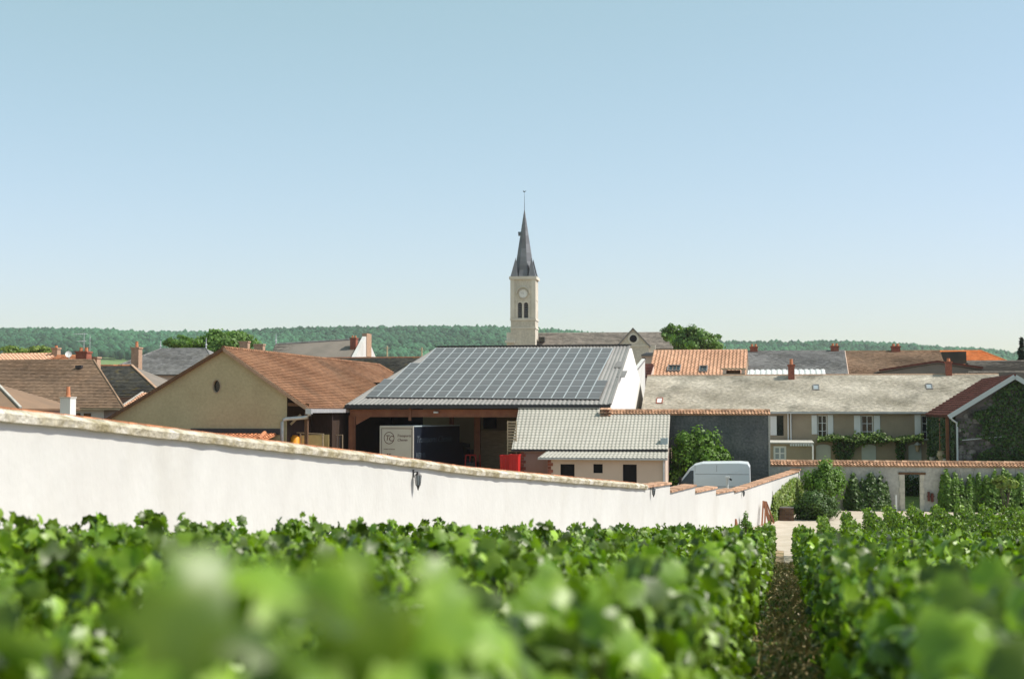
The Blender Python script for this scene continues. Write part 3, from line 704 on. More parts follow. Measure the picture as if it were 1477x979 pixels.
# ---------------------------------------------------------------- delivery truck in the barn
def text_mesh(body, size, m, shear=0., bold=0.):
    c = bpy.data.curves.new('lettering', 'FONT'); c.body = body; c.size = size; c.shear = shear; c.extrude = .004; c.offset = bold
    o = bpy.data.objects.new('lettering', c); col.objects.link(o); dg = bpy.context.evaluated_depsgraph_get(); dg.update()
    me = bpy.data.meshes.new_from_object(o.evaluated_get(dg)); bpy.data.objects.remove(o); me.name = 'lettering'
    me.materials.clear(); me.materials.append(m); return me
def truck():
    pr = wp(597, 614, 92.6); th = math.radians(-26)
    T = Thing('delivery_truck', 'box truck with a white rear and dark lettered side parked inside the barn', 'truck', (pr.x, pr.y, FLOOR), rot=th, world=True)
    T.local = True; H = pr.z - FLOOR; w, Lb, fl = 2.55, 6.3, 1.05         # local: x to the left is negative, y forward
    body = MB().box((-w, 0, fl), (0, Lb, H)); T.part('cargo_box', body, M['truck_d'])
    back = MB().box((-w+.06, -.03, fl+.02), (-.06, -.003, H-.10)); bd = T.part('rear_door', back, M['truck_w'])
    rim = MB().box((-w, -.06, fl), (-w+.08, -.004, H)).box((-.08, -.06, fl), (0, -.004, H)).box((-w+.08, -.06, H-.11), (-.08, -.004, H))
    T.part('rear_frame', rim, M['truck_w'])
    line = MB().box((-w+.10, -.066, fl), (-w+.115, -.061, H-.12)); 
    T.part('roof_edge', MB().box((.002, 0, H-.06), (.03, Lb, H+.01)), M['bluepaint'])
    st = MB().box((-w+.115, -.036, fl+.1), (-w+.15, -.031, H-.16)).box((-.15, -.036, fl+.1), (-.115, -.031, H-.16)).box((-w+.15, -.036, H-.195), (-.15, -.031, H-.16))
    T.part('red_stripe', st, M['ink'], parent=bd)
    ring = MB(); cx, cz, r = -w+.70, H-.80, .40
    for k in range(28):
        a0, a1 = 2*math.pi*k/28, 2*math.pi*(k+1)/28
        ring.poly([(cx+r*math.cos(a0), -.034, cz+r*math.sin(a0)), (cx+r*math.cos(a1), -.034, cz+r*math.sin(a1)), (cx+(r-.045)*math.cos(a1), -.034, cz+(r-.045)*math.sin(a1)), (cx+(r-.045)*math.cos(a0), -.034, cz+(r-.045)*math.sin(a0))])
    T.part('emblem_ring', ring, M['ink'], parent=bd)
    def put(body, size, m, x, z, shear=0, side=False, bold=0, par=None):
        me = text_mesh(body, size, m, shear, bold); o = T.mesh('lettering', me, parent=par)
        o.location = (.012, x, z) if side else (x, -.036, z); o.rotation_euler = (math.pi/2, 0, math.pi/2 if side else 0)
    put('T', .50, M['ink'], cx-.30, cz-.16, .2, par=bd); put('C', .50, M['ink'], cx-.04, cz-.20, .2, par=bd)
    put('Transports', .24, M['ink'], -w+1.28, H-.72, .35, par=bd); put('Chemin', .24, M['ink'], -w+1.32, H-1.0, .35, par=bd)
    put('transport et livraison', .10, M['ink'], -w+.30, H-1.55, 0, par=bd); put('R C', .18, M['ink'], -w+.55, H-1.95, 0, bold=.01, par=bd)
    put('Transports Chemin', .62, M['ink_l'], .25, H-1.1, .35, True); put('REIMS', .5, M['ink_l'], .25, H-2.1, 0, True)
    cab = MB().prism([(-w+.12, Lb+.15, .55), (-w+.12, Lb+2.0, .55), (-w+.12, Lb+2.05, 1.5), (-w+.12, Lb+1.75, 2.6), (-w+.12, Lb+.15, 2.75)], (w-.24, 0, 0))
    c = T.part('cab', cab, M['truck_d'])
    T.part('cab_window', MB().prism([(-.118, Lb+.75, 1.55), (-.118, Lb+1.9, 1.55), (-.118, Lb+1.65, 2.4), (-.118, Lb+.75, 2.4)], (.006, 0, 0)), M['glass'], parent=c)
    T.part('mirror', MB().box((-.1, Lb+1.75, 1.6), (.14, Lb+1.85, 2.2)), M['black'], parent=c)
    T.part('chassis', MB().box((-w+.5, .1, .7), (-.5, Lb+.5, fl-.005)), M['black'])
    for x in (-w+.12, -.42):
        for y in (1.5, Lb+1.0):
            T.part('wheel', MB().tube([(x, y, .48), (x+.3, y, .48)], .48, 16), M['black'])
    for x in (-w+.1, -.35): T.part('tail_lamp', MB().box((x, -.05, fl-.22), (x+.25, -.002, fl-.08)), M['red'])
truck()

# ---------------------------------------------------------------- ochre barn with brown tiles
t0 = 84.0; pk = gp(324, 501.5, t0); re = gp(447, 588.5, t0); le = gp(150, 606, t0)
far = gzz(533, 525.5, pk[2]); t1 = far[1] + 1.0
z0 = ground_z(-30, 85) - .4
T = Thing('ochre_barn', 'ochre rendered barn with brown tiled gable roof and oval window', 'barn', (pk[0], t0, z0)); OB = T
rs_, ls_ = re[0], le[0]; zs, ze_r, ze_l = pk[2], re[2], le[2]
hipd = 2.3
A = Vector((rs_, t0-.25, ze_r)); B = Vector((rs_, t1+hipd+2.5, ze_r)); C = Vector((pk[0], t1, zs)); D = Vector((pk[0], t0-.25, zs))
roofp = MB(); roofp.slab([A, B, C, D], .16)
A2 = Vector((ls_, t1+hipd, ze_l)); B2 = Vector((ls_, t0-.25, ze_l)); roofp.slab([A2, B2, D, C], .16); roofp.slab([C, B, A2], .16)
ro = T.part('roof', roofp, M['brown'])
n1 = (B-A).cross(D-A).normalized(); n1 = n1 if n1.z > 0 else -n1
T.part('roof_tiles', tiles([A+n1*.004, B+n1*.004, C+n1*.004, D+n1*.004], .2, .19, .03), M['brown'], kind='stuff', parent=ro)
rc = ridge_caps(D, C, .12); rc2 = ridge_caps(C, B, .11); rc.v, rc.f, rc.t = merge(rc, rc2); T.part('ridge_cap', rc, M['brown'], kind='stuff', parent=ro)
# gable wall with an oval hole
wr = gx(414, t0); 
def rz(s): return zs - .17 - (s-pk[0])*(zs-ze_r)/(rs_-pk[0]) if s > pk[0] else zs - .17 - (pk[0]-s)*(zs-ze_l)/(pk[0]-ls_)
oc = gp(312.5, 557, t0); ra, rb = .23, .37
outl = [Vector((wr, t0, z0)), Vector((wr, t0, rz(wr))), Vector((pk[0], t0, rz(pk[0]+.001))), Vector((ls_+.3, t0, rz(ls_+.3))), Vector((ls_+.3, t0, z0))]
def cast(an):
    d = Vector((math.cos(an), 0, math.sin(an))); best = None
    for i in range(5):
        p, q = outl[i], outl[(i+1) % 5]; e = q-p; den = d.x*e.z - d.z*e.x
        if abs(den) < 1e-9: continue
        w_ = p-oc; tt = (w_.x*e.z - w_.z*e.x)/den; k = (w_.x*d.z - w_.z*d.x)/den
        if tt > 0 and -1e-6 <= k <= 1+1e-6 and (best is None or tt < best): best = tt
    return oc + d*best
ans = sorted([2*math.pi*k/32 for k in range(32)] + [math.atan2((p-oc).z, (p-oc).x) % (2*math.pi) for p in outl])
wm = MB(); fr = MB(); pane = MB(); n = len(ans); pp = []
for k in range(n):
    a, b = ans[k], ans[(k+1) % n]
    i0 = oc + Vector((ra*math.cos(a), 0, rb*math.sin(a))); i1 = oc + Vector((ra*math.cos(b), 0, rb*math.sin(b)))
    wm.poly([i0, i1, cast(b), cast(a)]); wm.poly([i0, i1, i1+Vector((0, .25, 0)), i0+Vector((0, .25, 0))])
    f0 = oc + Vector((1.25*ra*math.cos(a), -.03, 1.2*rb*math.sin(a))); f1 = oc + Vector((1.25*ra*math.cos(b), -.03, 1.2*rb*math.sin(b)))
    g0, g1 = i0+Vector((0, -.03, 0)), i1+Vector((0, -.03, 0))
    fr.poly([g0, g1, f1, f0]); fr.poly([f0, f1, f1+Vector((0, .028, 0)), f0+Vector((0, .028, 0))]); fr.poly([g0, g1, g1+Vector((0, .06, 0)), g0+Vector((0, .06, 0))])
    pp.append(oc + Vector((ra*math.cos(a), .2, rb*math.sin(a))))
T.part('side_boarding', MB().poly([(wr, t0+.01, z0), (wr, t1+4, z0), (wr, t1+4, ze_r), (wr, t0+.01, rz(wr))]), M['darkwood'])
T.part('wall', wm, M['render_barn']); of = T.part('window_surround', fr, M['render_house']); T.part('pane', MB().poly(pp), M['glass'], parent=of)
T.part('verge_board', MB().beam((rs_+.02, t0-.29, ze_r-.14), (pk[0], t0-.29, zs-.10), .05, .2), M['brick_pale'], parent=ro)
T.part('verge_board', MB().beam((ls_, t0-.29, ze_l-.14), (pk[0]-.02, t0-.29, zs-.10), .05, .2), M['wood'], parent=ro)
# open lean side under the right eave: posts, braces, dark boards, gutter and downpipe
T.part('eaves_gutter', MB().beam((rs_+.06, t0-.2, ze_r-.17), (rs_+.06, t1+3, ze_r-.17), .22, .24), M['zinc'], parent=ro)
T.part('tie_beam', MB().beam((wr, t0+.15, gz(583, 430, t0)), (rs_-.1, t0+.15, gz(584, 430, t0)), .14, .2), M['wood'])
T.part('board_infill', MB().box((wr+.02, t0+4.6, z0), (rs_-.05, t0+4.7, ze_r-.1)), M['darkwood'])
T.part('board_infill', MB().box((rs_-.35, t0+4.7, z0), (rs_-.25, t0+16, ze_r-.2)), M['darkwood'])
T.part('timber_post', MB().box((rs_-.45, t0+.3, z0), (rs_-.25, t0+.5, ze_r-.2)), M['wood'])
T.part('timber_post', MB().box((gx(432, t0+4.4), t0+4.3, z0), (gx(447, t0+4.4), t0+4.55, gz(599, 440, t0+4.4))), M['render_barn'], label='pale rendered pier under the eave')
T.part('brace', MB().beam((wr+.1, t0+.4, gz(612, 420, t0)), (wr+.75, t0+.4, gz(598, 432, t0)), .1, .12), M['palewood'])
sb = gx(478, t0+9)
T.part('brace', MB().beam((rs_-.3, t0+9, gz(610, 462, t0+9)), (rs_-.3, t0+12.2, gz(592, 480, t0+9)), .14, .16), M['wood'])
zg = ze_r-.3
dp = [(rs_+.05, t0-.25, zg+.05), (rs_+.05, t0-.25, zg-.12), (rs_-.06, t0-.25, zg-.24), (rs_-.3, t0-.25, zg-.28), (wr+.05, t0-.25, zg-.36), (wr-.14, t0-.25, zg-.42), (wr-.22, t0-.25, zg-.56), (wr-.22, t0-.25, z0+.3)]
T.part('downpipe', MB().tube(dp, .115, 10), M['zinc'], smooth=True)
T.part('hopper', MB().box((rs_-.14, t0-.42, zg-.06), (rs_+.22, t0-.12, zg+.26)), M['zinc'])
# pantiled lean-to just behind the wall
T = Thing('lean_to_shed', 'low red tiled lean-to against the ochre barn gable', 'shed', (gx(330, 82), 82, z0))
a = gp(255, 626, 81.2); b = gp(376, 635.5, 81.2); zt_ = gz(622, 330, 83.9)
A = Vector((a[0], 81.2, b[2])); B = Vector((b[0], 81.2, b[2])); C = Vector((b[0], 83.9, zt_-.15)); D = Vector((a[0], 83.9, zt_-.15))
T.part('wall', MB().box((a[0]+.1, 81.4, z0), (b[0]-.1, 83.85, b[2]-.12)), M['render_dim'])
r_ = T.part('roof', MB().slab([A, B, C, D], .1), M['terra']); T.part('roof_tiles', tiles([A, B, C, D], .34, .24, .03, 'pan'), M['terra'], kind='stuff', parent=r_)
T.part('shadow_band', MB().box((a[0]-.3, 83.93, zt_-.2), (b[0]+.25, 83.985, zt_+.18)), M['dark_metal'])  # dark strip standing in for the shadow above the lean-to roof
T.part('end_tile', MB().tube([(b[0]-.2, 81.4, b[2]+.12), (b[0]-.2, 82.4, zt_-.05)], .13, 8), M['terra'], parent=r_)
# things standing under the barn eave
T = Thing('flatbed_crate', 'yellow wooden crate with open frame beside the downpipe', 'crate', (gx(450, t0+1), t0+1.2, z0)); 
s0, s1 = gx(434, t0+1.2), gx(466, t0+1.2); zt2 = gz(627, 450, t0+1.2)
c = MB()
for k in range(5):
    zz = z0 + .3 + (zt2-z0-.3)*k/5; c.box((s0, t0+1.2, zz), (s1, t0+1.24, zz+(zt2-z0-.3)/5-.03), R.random())
T.part('side_board', c, M['yellow'], kind='stuff'); T.part('back_board', MB().box((s0, t0+2.4, z0+.3), (s1, t0+2.44, zt2)), M['yellow'])
for x in (s0, s1): T.part('corner_post', MB().box((x-.04, t0+1.14, z0), (x+.04, t0+1.195, zt2+.08)), M['palewood'])
T.part('top_rail', MB().beam((s0-.25, t0+1.17, zt2+.14), (s1+.08, t0+1.17, zt2+.06), .06, .06), M['palewood'])
T = Thing('orange_drum', 'round orange plastic drum left of the yellow crate', 'drum', (gx(425, t0+1), t0+.9, z0)); x = gx(425.5, t0+.9); zt2 = gz(629, 425, t0+.9)
T.part('drum_body', MB().tube([(x, t0+.9, z0), (x, t0+.9, zt2-.08), (x, t0+.9, zt2)], [.29, .29, .2], 16), M['orangep'], smooth=True); T.part('drum_lid', MB().tube([(x, t0+.9, zt2+.002), (x, t0+.9, zt2+.06)], .17, 12), M['orangep'])
T = Thing('wire_cage', 'pale framed pallet cage standing in the dark under the eave', 'cage', (gx(485, t0+6), t0+6, z0)); s0, s1 = gx(472, t0+6), gx(494, t0+6); zt2 = gz(627, 480, t0+6)
c = MB()
for x in (s0, s1): c.box((x-.03, t0+6, z0), (x+.03, t0+6.06, zt2))
for zz in (zt2, (zt2+z0)/2): c.beam((s0, t0+6.03, zz), (s1, t0+6.03, zz), .05, .05)
T.part('cage_frame', c, M['palewood'])
w = MB()
for k in range(1, 6): w.beam((s0+(s1-s0)*k/6, t0+6.03, z0), (s0+(s1-s0)*k/6, t0+6.03, zt2), .015, .015)
T.part('cage_wire', w, M['zinc'], kind='stuff')

# ---------------------------------------------------------------- small outbuilding with pale metal-tile roof
te, tw = 86.0, 90.0
zb0 = ground_z(-10, 86) - .3
A = gp(738, 648, te); B = gp(963.5, 648, te); zr = gz(589.5, 800, tw+.6); 
D = Vector((gx(748, tw+.6), tw+.6, zr)); Cx = Vector((gx(865, tw+.6), tw+.6, zr)); s_end = B[0]
T = Thing('outbuilding', 'small pinkish outbuilding with pale metal tile roof and dark windows', 'outbuilding', ((A[0]+B[0])/2, te, zb0)); SBd = T
Ctop = Vector((gx(967, tw+.6), tw+.6, zr))
n_ = (B-A).cross(D-A).normalized(); n_ = n_ if n_.z > 0 else -n_
def atT(P, Q, t): k = (t-P[1])/(Q[1]-P[1]); return P.lerp(Q, k)
xs_ = Cx[0]; Am = Vector((xs_, te, A[2])); q1 = [A, Am, Cx, D]; q2 = [Am, B, atT(B, Ctop, tw-.03), atT(Am, Cx, tw-.03)]
rp = MB(); rp.slab([p-n_*.05 for p in q1], .12); rp.slab([p-n_*.05 for p in q2], .12); ro = T.part('roof', rp, M['zinc_tile'])
def metal_tiles(q, pitch=.24, course=.36):
    A, B, C, D = [Vector(p) for p in q]; m = MB(); n = (B-A).cross(D-A).normalized(); n = n if n.z > 0 else -n
    H = ((D-A)-(B-A).normalized()*(D-A).dot((B-A).normalized())).length; nr = max(1, round(H/course)); nc = round((B-A).length/pitch)
    prof = [(0, 0), (.28, .0), (.45, .9), (.62, 1), (.8, .75), (1, 0)]
    for r in range(nr):
        v0, v1 = r/nr, (r+1)/nr
        for c in range(nc):
            for j in range(5):
                w0, w1 = (c+prof[j][0])/nc, (c+prof[j+1][0])/nc; h0, h1 = prof[j][1]*.028, prof[j+1][1]*.028
                p = [A.lerp(B, w0).lerp(D.lerp(C, w0), v0)+n*(h0+.024), A.lerp(B, w1).lerp(D.lerp(C, w1), v0)+n*(h1+.024), A.lerp(B, w1).lerp(D.lerp(C, w1), v1)+n*(h1+.004), A.lerp(B, w0).lerp(D.lerp(C, w0), v1)+n*(h0+.004)]
                m.poly(p, .5); m.poly([p[0]-n*.022, p[1]-n*.022, p[1], p[0]], .3)
    return m
T.part('roof_tiles', metal_tiles(q1), M['zinc_tile'], kind='stuff', parent=ro); T.part('roof_tiles', metal_tiles(q2), M['zinc_tile'], kind='stuff', parent=ro)
T.part('ridge_flashing', MB().beam(D+Vector((0, 0, .05)), Cx+Vector((0, 0, .05)), .3, .05), M['zinc_tile'], parent=ro)
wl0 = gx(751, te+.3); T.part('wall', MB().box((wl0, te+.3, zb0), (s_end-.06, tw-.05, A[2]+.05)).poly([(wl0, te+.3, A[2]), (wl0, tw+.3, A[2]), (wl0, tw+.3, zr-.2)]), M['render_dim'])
# front extension
tf = 84.4; a = gp(776, 660, tf-.3); ex0 = gx(790, tf); ex1 = B[0]-.03; ztop = A[2]-.06; zlow = a[2]
A3 = Vector((a[0], tf-.3, zlow)); B3 = Vector((gx(962.5, tf-.3), tf-.3, zlow)); C3 = Vector((s_end, te+.28, ztop)); D3 = Vector((gx(790.5, te+.28), te+.28, ztop))
T.part('lower_roof', MB().slab([A3, B3, C3, D3], .08), M['zinc_tile']); lr = T.o.children[-1]
T.part('roof_tiles', metal_tiles([A3, B3, C3, D3], .24, .6), M['zinc_tile'], kind='stuff', parent=lr)
T.part('lower_gutter', MB().beam(A3+Vector((0, -.06, -.05)), B3+Vector((0, -.06, -.05)), .12, .1), M['zinc'], parent=lr)
T.part('upper_gutter', MB().beam(A+Vector((0, -.07, -.06)), B+Vector((0, -.07, -.06)), .12, .1), M['dark_metal'], parent=ro)
holes = []
for (x0, x1, y0, y1) in ((808, 828.5, 669, 690), (855.5, 869, 669, 682), (898, 918, 669.5, 699)):
    holes.append((gx(x0, tf), gx(x1, tf), gz(y1, x0, tf), gz(y0, x0, tf)))
w = MB().facade(ex0, ex1, zb0, zlow+.02, tf, holes, .2); w.poly([(ex0, tf, zb0), (ex0, te+.28, zb0), (ex0, te+.28, ztop-.1), (ex0, tf, zlow-.02)]); w.poly([(ex1, tf, zb0), (ex1, te+.28, zb0), (ex1, te+.28, ztop-.1), (ex1, tf, zlow-.02)])
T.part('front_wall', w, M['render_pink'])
for h in holes: window(T, h[0], h[1], h[2], h[3], tf+.15, M['dark'], M['dark'], 1, 1, .04)
T.part('corner_pipe', MB().tube([(ex1-.1, tf-.08, zlow-.05), (ex1-.1, tf-.08, zb0)], .05, 8), M['zinc'])
def quoin(s0, t, z0, z1, dirn=1):
    for k, z in enumerate(np.arange(z0, z1-.1, .2)):
        w = .32 if k % 2 else .2; a, b = (s0, s0+w*dirn) if dirn > 0 else (s0-w, s0)
        T.part('brick', MB().box((a, t-.025, z+.008), (b, t-.002, min(z1, z+.192)), R.random()), M['brick'])
quoin(wl0, te+.3, gz(692, 751, te), A[2]-.12); quoin(ex0, tf, gz(696, 790, tf), zlow-.1)
p = gp(958, 640, te+.6); T.part('roof_vent', MB().box((p[0]-.22, te+.5, A[2]+.30), (p[0]+.22, te+.9, A[2]+.72)), M['bluepaint'], parent=ro)

# ---------------------------------------------------------------- tall dark wall and the garden wall on one line
zg0 = ground_z(2, 90) - .4
T = Thing('tall_yard_wall', 'tall dark weathered wall with terracotta coping behind the parked van', 'wall', (-5, tw, zg0))
s0, s1 = gx(874, tw), gx(1108, tw); zt3 = gz(597, 1000, tw)
T.part('wall', MB().box((s0, tw, zg0), (s1, tw+.45, zt3)), M['darkwall'])
T.part('wall_edge', MB().box((s1-.001, tw-.03, zg0), (s1+.10, tw+.47, zt3)), M['greywall'])  # paler strip stands in for the sunlit highlight on the wall end
def coping_tiles(T, s0, s1, t0, t1, z, m, pitch=.2, h=.12, parent=None):
    A, B = Vector((s0, t0-.12, z)), Vector((s1, t0-.12, z)); C, D = Vector((s1, (t0+t1)/2, z+h+.1)), Vector((s0, (t0+t1)/2, z+h+.1)); E, F_ = Vector((s1, t1+.12, z)), Vector((s0, t1+.12, z))
    o = T.part('coping', MB().slab([A, B, C, D], .06).slab([D, C, E, F_], .06), m, parent=parent)
    q = tiles([A, B, C, D], .20, pitch, .03, 'pan'); r = ridge_caps(D+Vector((0, 0, .03)), C+Vector((0, 0, .03)), .10, .33); q.v, q.f, q.t = merge(q, r)
    T.part('coping_tiles', q, m, kind='stuff', parent=parent or o)
coping_tiles(T, s0-.1, s1+.12, tw, tw+.45, zt3-.02, M['terra_pale'])
e0 = gx(865.5, tw-.3); q = MB()
for i in range(4):
    for j in range(3): q.obox(Vector((e0+j*.23, tw-.35, zt3-.32+i*.19)), Vector((.21, 0, 0)), Vector((0, .5, .1)), Vector((0, 0, .05)), R.random())
T.part('end_tiles', q, M['terra_pale'], kind='stuff')

T = Thing('garden_wall', 'grey rendered garden wall with terracotta coping and a doorway', 'wall', (10, tw, zg0)); GW = T
g0, g1 = s1+.1, 26.0; zc = gz(670.5, 1180, tw); zc2 = gz(672.5, 1400, tw); zcap = (zc+zc2)/2
d0, d1 = gx(1303.5, tw), gx(1325.5, tw); dz1 = gz(684, 1314, tw); dz0 = ground_z(7, tw)-.05
w = MB().facade(g0, g1, zg0, zcap, tw+.02, [(d0, d1, zg0, dz1)], .42); w.facade(g0, g1, zg0, zcap, tw+.44, [(d0, d1, zg0, dz1)], .001)
T.part('wall', w, M['greywall'])
coping_tiles(T, g0-.0, g1, tw+.02, tw+.44, zcap-.02, M['terra_pale'])
for k, (a, b) in enumerate(((d0-.27, d0), (d1, d1+.2))):
    for i in range(6):
        zz = dz0 + (dz1-dz0)*i/6; T.part('jamb_stone', MB().box((a-(.05 if i % 2 else 0)*(1 if k == 0 else 0), tw-.03, zz), (b+(.05 if i % 2 else 0)*(k), tw+.017, zz+(dz1-dz0)/6-.012)), M['ashlar'])
T.part('lintel', MB().box((d0-.36, tw-.06, dz1), (d1+.34, tw+.2, dz1+.13)), M['wood'])
T.part('door_sill', MB().box((d0-.05, tw-.15, zg0), (d1+.05, tw+.45, dz0+.06)), M['whitepaint'])
T = Thing('wall_valve', 'small red metal fixture on the garden wall right of the doorway', 'fixture', (gx(1340, tw), tw-.05, zg0))
x0 = gx(1336, tw); zz = gz(716, 1340, tw)
T.part('valve_box', MB().box((x0, tw-.2, zz-.25), (x0+.12, tw+.015, zz+.3)), M['darkred']); T.part('valve_box', MB().box((x0+.2, tw-.18, zz-.3), (x0+.34, tw+.015, zz+.22)), M['darkred']); T.part('pipe', MB().beam((x0-.05, tw-.08, zz+.02), (x0+.42, tw-.08, zz+.02), .05, .05), M['darkred'])
T = Thing('white_stake', 'short white stake by the garden wall left of the doorway', 'stake', (gx(1291, 88.6), 88.6, ground_z(6, 88.6)))
T.part('stake_shaft', MB().prism([(T.org[0]-.05, 88.6, T.org[2]-.1), (T.org[0]+.05, 88.6, T.org[2]-.1), (T.org[0]+.05, 88.6, T.org[2]+1.0), (T.org[0], 88.6, T.org[2]+1.08), (T.org[0]-.05, 88.6, T.org[2]+1.0)], (0, .06, 0)), M['whitepaint'])

# ---------------------------------------------------------------- long house
th_, tr_ = 107.0, 112.0
hz0 = ground_z(5, 105) - .3
s0, s1 = gx(927, th_), gx(1452, th_); ze = gz(594, 1150, th_-.3); zr = gz(541, 1150, tr_)
T = Thing('long_house', 'long tan house with pale lichen-covered roof and white shuttered windows', 'house', ((s0+s1)/2, th_, hz0)); LH = LH_ = T
A, B = Vector((s0-.1, th_-.35, ze)), Vector((s1+.2, th_-.35, ze)); C, D = Vector((s1+.2, tr_, zr)), Vector((s0-.1, tr_, zr)); E, F4 = Vector((s1+.2, tr_+5.3, ze)), Vector((s0-.1, tr_+5.3, ze))
ro = T.part('roof', MB().slab([A, B, C, D], .15).slab([D, C, E, F4], .15), M['lauze'])
u, v, n_ = plane_frame(A, B, D)
T.part('roof_tiles', tiles([p+n_*.004 for p in (A, B, C, D)], .17, .2, .026), M['lauze'], kind='stuff', parent=ro)
T.part('ridge_cap', ridge_caps(D, C, .09, .4), M['brick_pale'], kind='stuff', parent=ro)
zw = ze + .2
holes = []; FW = []
for x0, x1, y0, y1 in ((1179, 1192.5, 598.5, 633), (1242, 1259, 599, 634), (1329, 1344, 599, 634), (1118.5, 1130, 599, 628)):
    holes.append((gx(x0, th_), gx(x1, th_), gz(y1, x0, th_), gz(y0, x0, th_)))
w = MB().facade(s0, s1, hz0, zw, th_, holes, .2)
for s in (s0, s1): w.poly([(s, th_, hz0), (s, tr_+5, hz0), (s, tr_+5, zw), (s, tr_, zr-.12), (s, th_, zw)])
w.poly([(s0, tr_+5, hz0), (s1, tr_+5, hz0), (s1, tr_+5, zw), (s0, tr_+5, zw)])
T.part('wall', w, M['render_house'])
for i, h in enumerate(holes[:3]):
    window(T, h[0], h[1], h[2], h[3], th_+.1, M['whitepaint'], M['glass'], 2, 3, .07)
    T.part('window_lintel', MB().box((h[0]-.06, th_-.03, h[3]+.002), (h[1]+.06, th_-.002, h[3]+.22)), M['brick_pale'])
    T.part('window_sill', MB().box((h[0]-.08, th_-.08, h[2]-.09), (h[1]+.08, th_-.002, h[2]-.002)), M['greywall'])
T.part('window', MB().box((holes[3][0], th_+.1, holes[3][2]), (holes[3][1], th_+.14, holes[3][3])), M['glass'])
for x0, x1, y0, y1 in ((1111, 1120, 600, 627.5), (1170.5, 1178.3, 598.5, 626), (1193.5, 1201.5, 598, 627), (1231.5, 1241, 599, 627), (1260, 1269, 599, 628), (1319, 1328, 598, 627)):
    shutter(T, gx(x0, th_), gx(x1, th_), gz(y1, x0, th_), gz(y0, x0, th_), th_-.06, M['whitepaint'])
for x0, x1 in ((1176.5, 1197.5), (1242, 1262.5), (1309.5, 1328)):
    shutter(T, gx(x0, th_), gx(x1, th_), hz0+.35, gz(640.5, x0, th_), th_-.07, M['greypaint'], arched=True, slats=12)
T.part('eaves_gutter', MB().beam(A+Vector((0, -.08, -.06)), B+Vector((0, -.08, -.06)), .13, .11), M['zinc'], parent=ro)
for px in (1136.5, 1140.5):
    x = gx(px, th_-.1); T.part('downpipe', MB().tube([(x, th_-.1, ze-.05), (x, th_-.1, hz0+2.4)], .045, 8), M['whitepaint'])
T.part('string_course', MB().box((gx(1140, th_), th_-.05, gz(639.5, 1150, th_)-.03), (gx(1173, th_), th_-.002, gz(639.5, 1150, th_)+.04)), M['whitepaint'])
# skylights
def sky_on(px0, px1, py1, frame, glass, hh=.7):
    a = on_plane(px0, py1, A, n_); b = on_plane(px1, py1, A, n_); roof_window(T, a, u, n_, v, (b-a).length, hh, frame, glass, ro)
sky_on(946, 955.5, 582.5, M['brick'], M['whitepaint'], .9); sky_on(1172.5, 1182, 563, M['slate'], M['glass_l'], .85); sky_on(1336, 1346, 562, M['slate'], M['glass_l'], .85)
p = on_plane(1141.5, 547, A, n_); chimney(T, p[0]-.24, p[0]+.24, tr_-.75, tr_-.15, p[2]-.4, gz(528, 1141, tr_-.5), M['brick'], 1, .45)
p = on_plane(1368.5, 541, A, n_); chimney(T, p[0]-.22, p[0]+.22, tr_-.3, tr_+.3, zr-.4, gz(523.5, 1368, tr_), M['brick'], 1, .25)
# glazed lean-to at the left end of the front
T = Thing('garden_porch', 'small rendered porch with a white framed window at the house foot', 'porch', (gx(1140, 99), 99, hz0))
pa, pb = gx(1109.5, 99), gx(1172.5, 99); pz = gz(640, 1140, 99)
hs = [(gx(1115, 99), gx(1133.5, 99), gz(664, 1120, 99), gz(643, 1120, 99))]
w = MB().facade(pa, pb, hz0, pz, 99, hs, .15); w.poly([(pb, 99, hz0), (pb, 106.9, hz0), (pb, 106.9, pz), (pb, 99, pz)]); w.poly([(pa, 99, hz0), (pa, 106.9, hz0), (pa, 106.9, pz), (pa, 99, pz)]); T.part('wall', w, M['render_house'])
window(T, *hs[0], 99.06, M['whitepaint'], M['glass_l'], 2, 2, .13)
T.part('roof_slab', MB().box((pa-.1, 98.85, pz), (pb+.06, 106.9, pz+.1)), M['greywall'])
q = MB()
for k in range(9): q.box((gx(1139, 99)+k*.17, 98.78, pz-.14), (gx(1139, 99)+k*.17+.12, 98.995, pz-.01), R.random())
T.part('eaves_tile', q, M['whitepaint'], kind='stuff'); T.part('corner_pipe', MB().tube([(pb-.05, 98.9, pz-.02), (pb-.05, 98.9, hz0)], .05, 8), M['whitepaint'])
